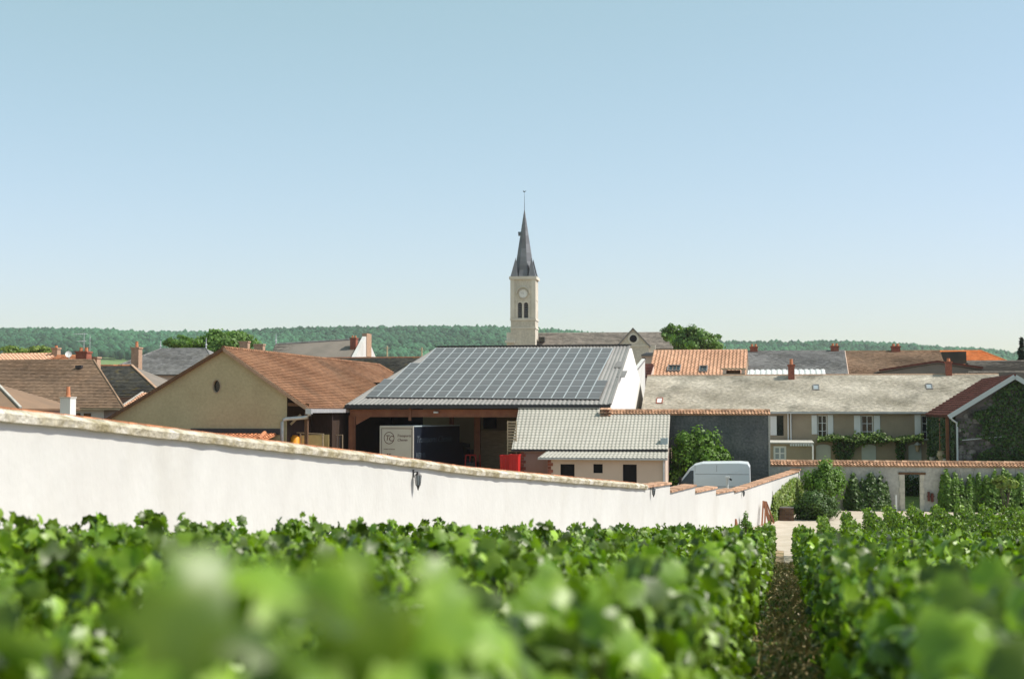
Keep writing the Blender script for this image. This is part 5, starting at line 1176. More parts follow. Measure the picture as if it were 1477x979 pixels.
def lowgable(name, label, pts, t, dep, roofm, wallm):
    """a wide low gable seen end-on: pts are the pixel corners left eave, ridge, right eave"""
    P = [gp(x, y, t) for x, y in pts]; T = Thing(name, label, 'house', (P[1][0], t, -.6)); d = Vector((0, dep, 0))
    T.part('wall', MB().prism([(P[0][0]+.2, t+.2, -.6), (P[2][0]-.2, t+.2, -.6), P[2]+Vector((-.2, .2, -.15)), P[1]+Vector((0, .2, -.15)), P[0]+Vector((.2, .2, -.15))], d), wallm)
    r = T.part('roof', MB().slab([P[0], P[1], P[1]+d, P[0]+d], .12).slab([P[1], P[2], P[2]+d, P[1]+d], .12), roofm)
    T.part('verge', MB().beam(P[0]+Vector((0, -.05, .03)), P[1]+Vector((0, -.05, .03)), .1, .16).beam(P[1]+Vector((0, -.05, .03)), P[2]+Vector((0, -.05, .03)), .1, .16), M['darkred'], parent=r); return T
lowgable('low_gable_house', 'low grey gabled outhouse just behind the long house ridge', [(1268, 534.5), (1352, 521.5), (1418, 531)], 120, 8, M['slate_b'], M['slate_b'])
T = H('grey_roof_annex', 'grey roofed annex right of the low gable', 1398, 1500, 121, 131, 521, 536, M['render_dim'], M['slate_b'], course=.3, width=.28)
T = H('grey_roof_cottage', 'low dark-eaved cottage roof above the ivy barn', 1400, 1530, 114.5, 119, 536.5, 545, M['render_dim'], M['slate_b'], course=.3, width=.28)
# sheds right of the solar barn: a second white gable with grey roof
t2 = 107.0; P = [gp(913, 528, t2), gp(927, 518.5, t2+9), gp(925.5, 545, t2)]
T = Thing('white_gable_shed', 'narrow shed with grey roof and white side wall beside the solar barn', 'shed', (gx(920, t2), t2, -.6))
sa, sb_ = gx(911.5, t2), gx(919.5, t2); zlo = gz(543, 915, t2); zhi = gz(518, 925, t2+11)
sw = gx(927, t2+11)
r_ = T.part('roof', MB().slab([(sa, t2, zlo), (sw-.05, t2, zlo), (sw-.05, t2+11, zhi), (sa, t2+11, zhi)], .12), M['slate'])
T.part('ridge_flashing', MB().beam((sa, t2+11, zhi+.05), (sw, t2+11, zhi+.05), .3, .12), M['dark_metal'], parent=r_)
T.part('side_wall', MB().prism([(sw-.04, t2+.1, -.6), (sw-.04, t2+11, -.6), (sw-.04, t2+11, zhi+.06), (sw-.04, t2+.1, zlo+.06)], (.25, 0, 0)), M['white'])
T.part('front_wall', MB().box((sa, t2+.12, -.6), (sw-.05, t2+.3, zlo-.14)), M['render_pink']); T.part('eaves_board', MB().beam((sa, t2+.02, zlo-.12), (sw-.06, t2+.02, zlo-.12), .08, .16), M['wood_red'], parent=r_)
T = H('narrow_red_house', 'sliver of a house with red-brown roof between the white shed and orange roof', 928.5, 943, 119, 125, 526, 543, M['render_pink'], M['darkred'], end_over=0)
T = H('cream_house', 'cream end wall house in front of the church transept', 932, 975, 150, 160, 509, 512, M['render_pink'], M['slate'], end_over=0)

# ---------------------------------------------------------------- houses behind, left side
tb0, tb1 = 90.0, 102.0
e0 = gp(-170, 589, tb0); e1 = gp(168, 588.5, tb0); zr = gz(520, 70, 96); r1s = gx(134, 96)
T = Thing('brown_roof_farm', 'broad low farmhouse with large weathered brown tile roof at left', 'house', (gx(60, 86), 86, 0)); 
A, B, C, D = Vector((e0[0], tb0, e1[2])), Vector((gx(179, tb0), tb0, e1[2])), Vector((r1s, 96, zr)), Vector((e0[0]+1, 96, zr)); E, F4 = Vector((gx(126, 102), 102, e1[2])), Vector((e0[0], 102, e1[2]))
ro = T.part('roof', MB().slab([A, B, C, D], .14).slab([D, C, E, F4], .14).slab([B, B+Vector((-2.2, 3.7, 0)), C+Vector((-2.2, 3.7, 0)), C], .14), M['brown2'])
n_ = (B-A).cross(D-A).normalized(); n_ = n_ if n_.z > 0 else -n_
T.part('roof_tiles', tiles([p+n_*.004 for p in (A, B, C, D)], .21, .2, .03), M['brown2'], kind='stuff', parent=ro)
rc = ridge_caps(D, C, .11); rc2 = ridge_caps(C, B, .1); rc.v, rc.f, rc.t = merge(rc, rc2); T.part('ridge_cap', rc, M['brown2'], kind='stuff', parent=ro)
T.part('wall', MB().box((e0[0]+.3, tb0+.4, 0), (gx(150, tb0+.4), 101.6, e1[2]-.02)), M['white']); T.part('eaves_gutter', MB().beam(A+Vector((0, -.08, -.06)), B+Vector((0, -.08, -.06)), .14, .12), M['palewood'], parent=ro)
wz = gz(601, 130, tb0+.38)
for x0, x1 in ((108, 116), (121, 131)): T.part('window', MB().box((gx(x0, tb0+.38), tb0+.36, wz), (gx(x1, tb0+.38), tb0+.398, e1[2]-.35)), M['wood'])
p = on_plane(106, 580, A, n_); T.part('roof_vent', MB().box((p[0]-.15, p[1]-.3, p[2]), (p[0]+.15, p[1], p[2]+.18)), M['dark_metal'], parent=ro)
p = on_plane(115, 531, A, n_); T.part('roof_vent', MB().box((p[0]-.2, p[1]-.3, p[2]), (p[0]+.25, p[1], p[2]+.2)), M['dark_metal'], parent=ro)
chs = gx(121, 97); chimney(T, chs-.5, chs+.35, 96.6, 97.4, zr-.5, gz(509, 121, 97), M['brick'], 2, .3)
chs = gx(138, 98); chimney(T, chs-.3, chs+.25, 97.6, 98.2, zr-1.2, gz(517, 138, 98), M['brick_pale'], 0)
# satellite dish and aerial on that ridge
p = gp(99, 511, 96.3); T = Thing('satellite_dish', 'round white satellite dish on the brown farmhouse ridge', 'dish', (p[0], p[1], zr))
d = MB(); n = 16; nr = Vector((.35, -.9, .3)).normalized(); ua = nr.cross(Vector((0, 0, 1))).normalized(); ub = ua.cross(nr)
for j in range(3):
    for k in range(n):
        a0, a1 = 2*math.pi*k/n, 2*math.pi*(k+1)/n; q = []
        for rr_, aa in ((j/3, a0), (j/3, a1), ((j+1)/3, a1), ((j+1)/3, a0)): q.append(p + (ua*math.cos(aa)+ub*math.sin(aa))*.24*rr_*1.0 + nr*.06*rr_*rr_)
        d.poly(q)
T.part('dish', d, M['whitepaint']); T.part('mast', MB().tube([p-nr*.02, p-nr*.12, (p[0], p[1]+.12, zr-.1)], .03, 6), M['zinc']); T.part('feed_arm', MB().beam(p-ub*.2, p+nr*.3-ub*.08, .02, .02), M['zinc'])
def aerial(px, y0, y1, t, bars, label):
    a = gp(px, y1, t); z = gz(y0, px, t); T = Thing('tv_aerial', label, 'aerial', (a[0], t, a[2]))
    T.part('mast', MB().tube([a, (a[0], t, z)], .022, 6), M['zinc']); q = MB()
    for yy, w in bars:
        zz = gz(yy, px, t); q.beam((a[0]-w, t, zz), (a[0]+w*.25, t, zz+.03), .025, .025)
        for k in range(6): x = a[0]-w+w*1.2*k/5; q.beam((x, t-.25, zz), (x, t+.25, zz), .015, .015)
    T.part('aerial_boom', q, M['zinc'])
aerial(121, 480, 509, 97, ((481.5, .75), (492, .5)), 'tall television aerial on the brick chimney at left')
aerial(129.5, 483, 514, 99, (), 'thin bare aerial mast right of the television aerial')
# lower roof in the left corner
T = Thing('corner_roof_house', 'low dark roof with pale hip line in the left corner', 'house', (gx(0, 76), 76, 0)); 
A = gp(-150, 592, 74); B = gp(30, 589, 74); C = gp(-5, 553, 78); D = gp(-150, 545, 78); ro = T.part('roof', MB().slab([A, B, C, D], .12).slab([B, B+Vector((0, 7, 0)), C], .12), M['brown2']); T.part('hip_cap', MB().beam(B+Vector((0, 0, .05)), C+Vector((0, 0, .05)), .14, .1), M['greywall'], parent=ro)
T.part('wall', MB().box((A[0], 74.3, 0), (B[0]-.2, 80.5, B[2]-.1)), M['render_dim'])
# single white chimney just behind the wall
t = 66.; T = Thing('white_chimney_shed', 'flat shed with white rendered chimney and tall clay pot', 'shed', (gx(93, t), t, 0)); x0, xm_, x1 = gx(86.5, t), gx(91.5, t), gx(101, t); zt = gz(574, 93, t)
o = T.part('chimney', MB().box((x0, t, 0), (x1, t+.6, zt)), M['white']); T.part('chimney_cap', MB().box((x0-.03, t-.03, zt), (x1+.03, t+.63, zt+.06)), M['greywall'], parent=o)
T.part('chimney_pot', MB().tube([((x0+x1)/2, t+.3, zt+.05), ((x0+x1)/2, t+.3, zt+.14), ((x0+x1)/2, t+.3, gz(557.5, 93, t))], [.15, .11, .09], 10), M['clay'], parent=o)
T.part('shed_body', MB().box((x0-2.2, t-.4, 0), (x1+2.4, t+3, gz(612, 93, t))), M['whitepaint'])
# dark slate roof next to the farm
T = Thing('dark_slate_house', 'house with dark slate roof and orange ridge beside the brown farmhouse', 'house', (gx(180, 104), 104, 0))
ra_, rb_ = gp(139, 527.5, 108), gp(189, 525.5, 108); za = ra_[2]; el = gp(165, 571, 103); er = gp(216, 569, 103)
A, B, C, D = Vector((gx(140, 103), 103, el[2])), Vector((gx(236, 103), 103, el[2])), Vector((gx(189, 108), 108, za)), Vector((gx(125, 108), 108, za))
ro = T.part('roof', MB().slab([A, B, C, D], .12).slab([B, B+Vector((0, 9, 0)), C], .12).slab([D, C, C+Vector((0, 5, -3)), D+Vector((0, 5, -3))], .12), M['slate_b'])
n_ = (B-A).cross(D-A).normalized(); n_ = n_ if n_.z > 0 else -n_
T.part('roof_tiles', tiles([p+n_*.004 for p in (A, B, C, D)], .25, .24, .03), M['slate_d'], kind='stuff', parent=ro); T.part('ridge_cap', ridge_caps(D, C, .11), M['terra'], kind='stuff', parent=ro); T.part('hip_cap', MB().beam(B+Vector((0, 0, .06)), C+Vector((0, 0, .06)), .2, .1), M['brick_pale'], parent=ro)
T.part('wall', MB().box((A[0]+.3, 103.4, 0), (B[0]-.3, 111.6, el[2]-.12)), M['render_dim'])
chs = gx(197, 110); chimney(T, chs-.35, chs+.3, 109.6, 110.3, za-3, gz(503, 197, 110), M['brick_pale'], 1, .5)
# orange tile lean-to glimpsed below it
T = Thing('orange_lean_to', 'small orange tiled lean-to roof glimpsed beside the ochre barn verge', 'shed', (gx(190, 92), 92, 0)); a, b = gx(176, 92), gx(206, 92)
A, B, C, D = Vector((a, 92, gz(587, 190, 92))), Vector((b, 92, gz(587, 190, 92))), Vector((b, 94.5, gz(567, 190, 94.5))), Vector((a+.35, 94.5, gz(567, 190, 94.5)))
r_ = T.part('roof', MB().slab([A, B, C, D], .1), M['orange']); T.part('roof_tiles', tiles([A, B, C, D], .3, .24, .03, 'pan'), M['orange'], kind='stuff', parent=r_); T.part('verge_strip', MB().beam(A+Vector((0, 0, .08)), D+Vector((0, 0, .08)), .14, .1), M['greywall'], parent=r_); T.part('wall', MB().box((a+.4, 92.3, 0), (b, 94.4, A[2]-.12)), M['render_dim'])
# slate pavilion with finials
def finial(T, x, t, z, h, par):
    T.part('finial', MB().tube([(x, t, z-.1), (x, t, z+.25*h), (x, t, z+.32*h), (x, t, z+.42*h), (x, t, z+h)], [.09, .06, .14, .05, .02], 8).beam((x-.14*h*.6, t, z+.75*h), (x+.14*h*.6, t, z+.75*h), .04, .04), M['zinc'], parent=par)
T = H('slate_pavilion', 'grey slate hipped pavilion roof with two finials behind the ochre barn', 178, 350, 126, 137, 503, 540, M['render_pink'], M['slate'], hipL=4.0, hipR=4.0, course=.3, width=.28, caps=M['slate'])
finial(T, T.fr[3][0], T.fr[3][1], T.fr[3][2], .85, T.roof); finial(T, T.fr[2][0], T.fr[2][1], T.fr[2][2], 1.1, T.roof)
# chimneys peeking over the ochre barn ridge
T = H('chimney_cottage', 'cottage hidden behind the ochre barn ridge with two pale brick chimneys', 300, 400, 118, 128, 512, 540, M['render_pink'], M['slate_b'])
for a, b, yt in ((345.5, 357.5, 494), (366.5, 379.5, 498)): chimney(T, gx(a, 123), gx(b, 123), 122.8, 123.4, T.fr[2][2]-1.5, gz(yt, a, 123), M['brick_pale'], 0)
# slate house behind with red chimney and white parapet
T = Thing('parapet_house', 'slate roofed house with red chimney and white raking parapet wall', 'house', (gx(450, 140), 140, 0)); tn, tr = 136.0, 139.6
sg = gx(513.5, tn); D, C = gp(398, 496.5, tr), gp(524, 488.5, tr); C.x = sg-.05; A, B = Vector((gx(375, tr-9), tr-9, C.z-5.4)), Vector((sg-.05, tr-9, C.z-5.4)); ro = T.part('roof', MB().slab([A, B, C, D], .14).slab([A, D, A+Vector((0, 14, 0))], .14).slab([D, C, C+Vector((0, 8, -5)), D+Vector((0, 8, -5))], .14), M['slate_b'])
n_ = (B-A).cross(D-A).normalized(); n_ = n_ if n_.z > 0 else -n_
T.part('roof_tiles', tiles([p+n_*.02 for p in (A, B, C, D)], .36, .34, .05), M['slate_b'], kind='stuff', parent=ro); T.part('ridge_cap', ridge_caps(D, C, .12), M['slate'], kind='stuff', parent=ro); finial(T, D[0], D[1], D[2], 1.1, ro)
T.part('wall', MB().box((A[0]+.5, tr-8.5, 0), (sg-.06, tr+7, A.z-.1)), M['render_dim'])
T.part('parapet', MB().prism([(sg, tr-9.2, 0), (sg, tr+8, 0), (sg, tr+8, A.z+.6), (sg, tr, C.z+.35), (sg, tr-9.2, A.z+.25)], (-.4, 0, 0)), M['white'])
T.part('parapet_pier', MB().box((sg-.42, tr-.2, C.z-1.8), (sg+.06, tr+1.5, C.z+.55)), M['brick_pale'])
p = gp(512, 505, tr-1.4); chimney(T, sg-1.15, sg-.55, tr-2.0, tr-1.3, C.z-2.0, gz(489, 512, tr-1.6), M['brick'], 2, .25)
T = H('dark_roof_barn', 'low barn with dark grey roof between ochre barn and solar barn', 462, 622, 118, 129, 516, 548, M['render_dim'], M['slate_d'], cat='barn', caps=M['wood_red'])
# orange roofs at the far left
T = H('far_orange_house', 'orange tiled house roof peeping over the brown farmhouse at left', 4, 82, 108, 117, 510.5, 530, M['render_pink'], M['orange'], kind='pan', course=.4, width=.34)
chs = gx(79, 112); chimney(T, chs-.2, chs+.3, 111.7, 112.3, T.fr[2][2]-.4, gz(503.5, 79, 112), M['brick_pale'], 1, .2)
T = H('far_brick_house', 'brick-orange roof right of the far orange house', 84, 120, 104, 112, 513, 530, M['render_pink'], M['terra'])
# far utility poles
for px, y0, y1, lab in ((558.5, 499, 516, 'left far utility pole against the wooded hill'), (608.5, 501, 514, 'right far utility pole against the wooded hill')):
    t = 330.; a = gp(px, y0, t); T = Thing('utility_pole', lab, 'pole', (a[0], t, 0), group='far utility poles'); T.part('pole', MB().tube([(a[0], t, -1), (a[0], t, a[2])], .18, 6), M['palewood']); T.part('crossarm', MB().beam((a[0]-.7, t, a[2]-.5), (a[0]+.7, t, a[2]-.5), .12, .12), M['palewood'])

# ---------------------------------------------------------------- trees and shrubs
def tree(name, label, cat, px, py, t, rx, rz_, n, size, m, seed, clumps=40, gz0=0., rt=None, csize=.36, group=None, low=-.8):
    c = gp(px, py, t); T = Thing(name, label, cat, (c[0], t, gz0), group=group); h = c[2]-gz0
    tr = MB(); tr.tube([(c[0], t, gz0-.3), (c[0]+.02*h, t, gz0+h*.4), (c[0], t, gz0+h)], [max(.05, .045*h), max(.04, .033*h), .02*h], 8)
    rr = random.Random(seed)
    for k in range(6):
        a = rr.uniform(0, 6.28); z = gz0+h*rr.uniform(.4, .8); tr.tube([(c[0], t, z), (c[0]+rx*.6*math.cos(a), t+(rt or rx)*.6*math.sin(a), z+rz_*.5)], [.018*h, .006*h], 6)
    T.part('trunk', tr, M['bark']); crown(T, 'crown', c, (rx, rt or rx, rz_), n, size, m, seed, clumps, csize=csize, low=low); return T
tree('garden_tree', 'bright green broad tree crown behind the ochre barn', 'tree', 322, 499, 150, 3.7, 1.75, 7000, .42, M['tree'], 21, 80, csize=.24)
tree('garden_tree', 'lower green tree left of the bright crown, behind the slate pavilion', 'tree', 268, 498, 152, 2.2, 1.1, 3000, .40, M['tree'], 22, 44, csize=.26)
tree('churchyard_tree', 'dark green tree right of the church transept', 'tree', 1007, 494, 190, 3.5, 2.1, 7000, .42, M['tree'], 23, 80, csize=.24)
tree('churchyard_tree', 'olive treetop touching the church roof end', 'tree', 974, 483, 196, 1.9, 1.5, 3000, .40, M['tree'], 24, 40, csize=.26)
for px, py, rx, sd_, lab in ((25, 508, 2.6, 31, 'yellowish treetop leftmost behind the far orange roof'), (62, 508, 2.2, 32, 'yellowish treetop between orange roof and satellite dish')):
    tree('far_tree', lab, 'tree', px, py, 200, rx, .9, 2200, .42, M['creeper'], sd_, 22)
# conifer on the right edge
c = gp(1474, 520, 150); T = Thing('conifer', 'dark pointed conifer at the right edge of the skyline', 'tree', (c[0], 150, 0)); ztop = gz(486, 1474, 150); rs = np.random.RandomState(5)
n = 5200; f = rs.uniform(0, 1, n)**.7; zz = ztop - f*(ztop-1.0); ang = rs.uniform(0, 6.28, n); tier = .75+.25*np.sin(f*70); rad = (.08 + 3.2*f)*tier*np.sqrt(rs.uniform(.15, 1, n))
pts = np.stack([c[0]+rad*np.cos(ang), 150+rad*np.sin(ang), zz - rad*.18], 1); nr = np.stack([np.cos(ang)*.5, np.sin(ang)*.5, np.ones(n)], 1)+rs.normal(size=(n, 3))*.4
me = leaf_mesh('crown', rs, pts-np.array(T.org), nr, .42*rs.uniform(.6, 1.2, n), 'far', M['conifer'], rs.uniform(0, 1, n)); T.mesh('crown', me, kind='stuff'); T.part('trunk', MB().tube([(c[0], 150, -.5), (c[0], 150, ztop)], [.3, .03], 8), M['bark'])
# yard bush by the outbuilding
gy = ground_z(-4, 88)
T = Thing('yard_bush', 'large leafy bush between the outbuilding and the dark wall', 'bush', (gx(1010, 88.2), 88.2, gy)); c = gp(1008, 668, 88.2)
crown(T, 'crown', (c[0]-.2, 88.2, gy+1.9), (2.6, 1.3, 1.75), 11000, .17, M['shrub'], 41, 70, csize=.28, kind='mid', low=-1); crown(T, 'crown', (c[0]-.1, 88.4, gy+3.2), (1.6, 1.2, 1.45), 6500, .17, M['shrub'], 42, 46, csize=.3, kind='mid')
crown(T, 'crown', (c[0]+1.1, 88.2, gy+2.5), (1.4, 1.1, 1.4), 4000, .17, M['shrub'], 142, 30, csize=.36, kind='mid')
st = MB()
for k in range(7): st.tube([(c[0]+R.uniform(-.4, .4), 88.2, gy-.2), (c[0]+R.uniform(-1.4, 1.4), 88.2+R.uniform(-.5, .5), gy+2.6)], [.06, .02], 6)
T.part('trunk', st, M['bark'])
def shrub(name, label, px0, px1, y0, y1, t, n, size, m, seed, clumps=34, cat='shrub', rt=None, csize=.34, kind='mid', group=None):
    a, b = gx(px0, t), gx(px1, t); z1 = gz(y0, px0, t); z0 = gz(y1, px0, t); g = min(z0, ground_z((a+b)/2, t)); T = Thing(name, label, cat, ((a+b)/2, t, g), group=group)
    crown(T, 'foliage', ((a+b)/2, t, (z0+z1)/2), ((b-a)/2, rt or (b-a)/2, (z1-z0)/2), n, size, m, seed, clumps, csize=csize, kind=kind, low=-1)
    st = MB()
    for k in range(4): st.tube([((a+b)/2+R.uniform(-.1, .1), t, g-.15), ((a+b)/2+R.uniform(-.5, .5)*(b-a)*.6, t+R.uniform(-.2, .2), (z0+z1)/2+.2)], [.04, .015], 6)
    T.part('stem', st, M['bark']); return T
shrub('round_bush', 'tall rounded green bush against the left end of the garden wall', 1160, 1217, 668, 724, 87.3, 9000, .13, M['shrub'], 43, 60, rt=1.1)
shrub('round_bush', 'low dark rounded bush in front of the tall bush', 1139, 1207, 711, 752, 82, 8000, .12, M['shrub_d'], 44, 60, rt=1.3)
def climber(label, px0, px1, y0, m, seed, n, size=.19):
    t = 89.85; a, b = gx(px0, t), gx(px1, t); z1 = gz(y0, px0, t); g = ground_z((a+b)/2, t); T = Thing('wall_climber', label, 'climber', ((a+b)/2, t, g), group='climbers on the garden wall'); H_ = z1-g
    def fn(rs, n):
        x = rs.uniform(a, b, n); w = (x-a)/(b-a); kx = np.linspace(a, b, 16); top = np.interp(x, kx, rs.uniform(.55, 1.05, 16)) + rs.normal(size=n)*.04; top *= np.clip(np.minimum(w, 1-w)*7+.35, 0, 1)
        f = rs.uniform(0, 1, n)**.8; z = f*np.maximum(top, .15)*H_; hole = np.sin(x*4.3+seed+z*1.7)*np.sin(z*5.1+2*seed-x) + .5*np.sin(x*7+z*9)
        k = hole < .75 + .5*(rs.rand(n) < .25); dep = (.12 + .75*(1-f)**.7*np.clip(np.minimum(w, 1-w)*4, .2, 1))*rs.uniform(.15, 1.05, n)
        p = np.stack([x, t - dep, g + z], 1)[k]; return p, np.tile([.25, -.9, .45], (len(p), 1))
    sheet_leaves(T, 'foliage', fn, n, size, m, seed, kind='mid')
    st = MB(); rr = random.Random(seed)
    for q in range(7):
        x = a + (b-a)*(q+.5)/7; st.tube([(x, t-.1, g-.1), (x+rr.uniform(-.2, .2), t-.05, g+H_*.4), (x+rr.uniform(-.35, .35), t-.04, g+H_*rr.uniform(.75, 1.05))], [.03, .02, .008], 5)
    T.part('stem', st, M['bark'])
climber('dark climbing rose on the garden wall left of the doorway', 1216, 1282, 684, M['shrub_d'], 45, 4200)
climber('leafy climber on the garden wall just right of the doorway fixture', 1352, 1408, 677, M['shrub'], 46, 4200)
climber('bushy climber with yellowish top in the right corner of the garden wall', 1402, 1496, 676, M['shrub'], 47, 6500)
shrub('wall_climber', 'small yellow-leaved climber on top of the right corner climber', 1430, 1470, 682, 708, 87.6, 900, .20, M['creeper'], 147, 14, rt=.4)
T = Thing('wall_creeper', 'pale green creeper covering the far end of the white wall', 'creeper', (gx(1130, 80), 80, ground_z(0, 80)))
l0, _ = wl_of(1107, 690); l1, _ = wl_of(1151, 680)
def fn(rs, n):
    f = rs.uniform(0, 1, n); l = l0 + (l1-l0)*f; ztop = np.interp(f, [0, .1, .5, .8, 1], [.0, .55, .80, .90, .55]); g = np.array([wall_ground(x) for x in l]); z = g + rs.uniform(0, 1, n)*(2.25*ztop+.1)
    off = rs.uniform(.02, .32, n); X = W0.x + WT.x*l + WN.x*off; Y = W0.y + WT.y*l + WN.y*off; s = CP*X - SP*Y; t = SP*X + CP*Y
    return np.stack([s, t, z], 1), np.tile([.9, -.3, .4], (n, 1))
sheet_leaves(T, 'foliage', fn, 3600, .17, M['creeper'], 48, kind='mid'); 
st = MB()
for k in range(6):
    l = l0 + (l1-l0)*(k+.5)/6; q = W0 + WT*l + WN*.05; s_, t_ = UG(q.x, q.y); st.tube([(s_, t_, wall_ground(l)-.1), (s_+.05, t_+.1, wall_ground(l)+.9), (s_, t_+.25, wall_ground(l)+1.6)], [.03, .02, .01], 5)
T.part('stem', st, M['bark'])
# retaining box under the creeper, leaning boards, terracotta cone, weeds at the wall foot
T = Thing('brick_planter', 'low brown brick planter between the creeper and the dark bush', 'planter', (gx(1133, 80), 80, ground_z(.5, 80))); a, b = gx(1122.5, 80.5), gx(1144, 80.5); zz = gz(732, 1130, 80.5)
zz0 = ground_z(.5, 80)-.2; w = MB().box((a+.02, 80.52, zz0), (b-.02, 82, zz-.02)); T.part('planter_core', w, M['mortar']); k = 0
for r_ in range(9):
    z = zz0 + (zz-zz0)*r_/9; x = a - (.1 if r_ % 2 else 0)
    while x < b:
        x1 = min(x+.21, b); x0 = max(x, a)
        if x1-x0 > .03: T.part('brick', MB().box((x0+.006, 80.5, z+.006), (x1-.006, 80.53, z+(zz-zz0)/9-.006), R.random()), M['brownbrick'])
        x += .22
T = Thing('board_stack', 'brown timber boards leaning against the white wall end', 'boards', (gx(1106, 77), 77, ground_z(-.8, 77)))
for k, (p0, p1) in enumerate((((1099, 757), (1101, 722)), ((1103, 757), (1104.5, 723)), ((1112, 755), (1103, 722.5)), ((1116.5, 754), (1105, 723)), ((1110, 757), (1101, 724)))):
    a = gp(*p0, 76.0+.12*k); b = gp(*p1, 76.7+.1*k); T.part('board', MB().beam(a, b, .09, .04, R.random(), up=(0, 1, 0)), M['wood_red'])
T = Thing('clay_cone', 'small terracotta cone at the foot of the white wall', 'cone', (gx(1060, 70.5), 70.5, ground_z(-3, 70.5))); x = gx(1060, 70.5); zt = gz(748, 1060, 70.5)
T.part('cone_body', MB().tube([(x, 70.5, T.org[2]), (x, 70.5, (T.org[2]+zt)/2), (x, 70.5, zt)], [.16, .12, .05], 10), M['wood_red'])
shrub('wall_sapling', 'small conifer-like sapling at the foot of the white wall', 1068, 1084, 742, 772, 71.5, 700, .10, M['shrub'], 49, 14, rt=.25, csize=.4)

# ---------------------------------------------------------------- vines
ORD = ['first', 'second', 'third', 'fourth', 'fifth', 'sixth', 'seventh', 'eighth', 'ninth', 'tenth', 'eleventh', 'twelfth', 'thirteenth', 'fourteenth', 'fifteenth', 'sixteenth']
HERO = []
for q in range(8):
    tv, tf = LS['vine']; me = raw_mesh(f'leaf_{q}', tv, tf.ravel(), 3, M['vine'], np.full(len(tf), q/5)); HERO.append(me)
def project(P):
    x = P[:, 0]; y = P[:, 1]; z = P[:, 2]-EYE; d = y*cT + z*sT; up = -y*sT + z*cT
    return CXP + FPX*x/np.maximum(d, .01), CYP - FPX*up/np.maximum(d, .01), d
def hedge_top(t, k):
    h = 1.17 + .05*np.sin(t*1.7+k) + .06*np.sin(t*4.3+2*k) + .04*np.sin(t*9.1) + .03*np.exp(-t/3)
    return h - (.08 if k > 0 else 0.)*np.clip((t-45)/22, 0, 1) - (.17 if k < -3 else .07 if k < -1 else 0.)
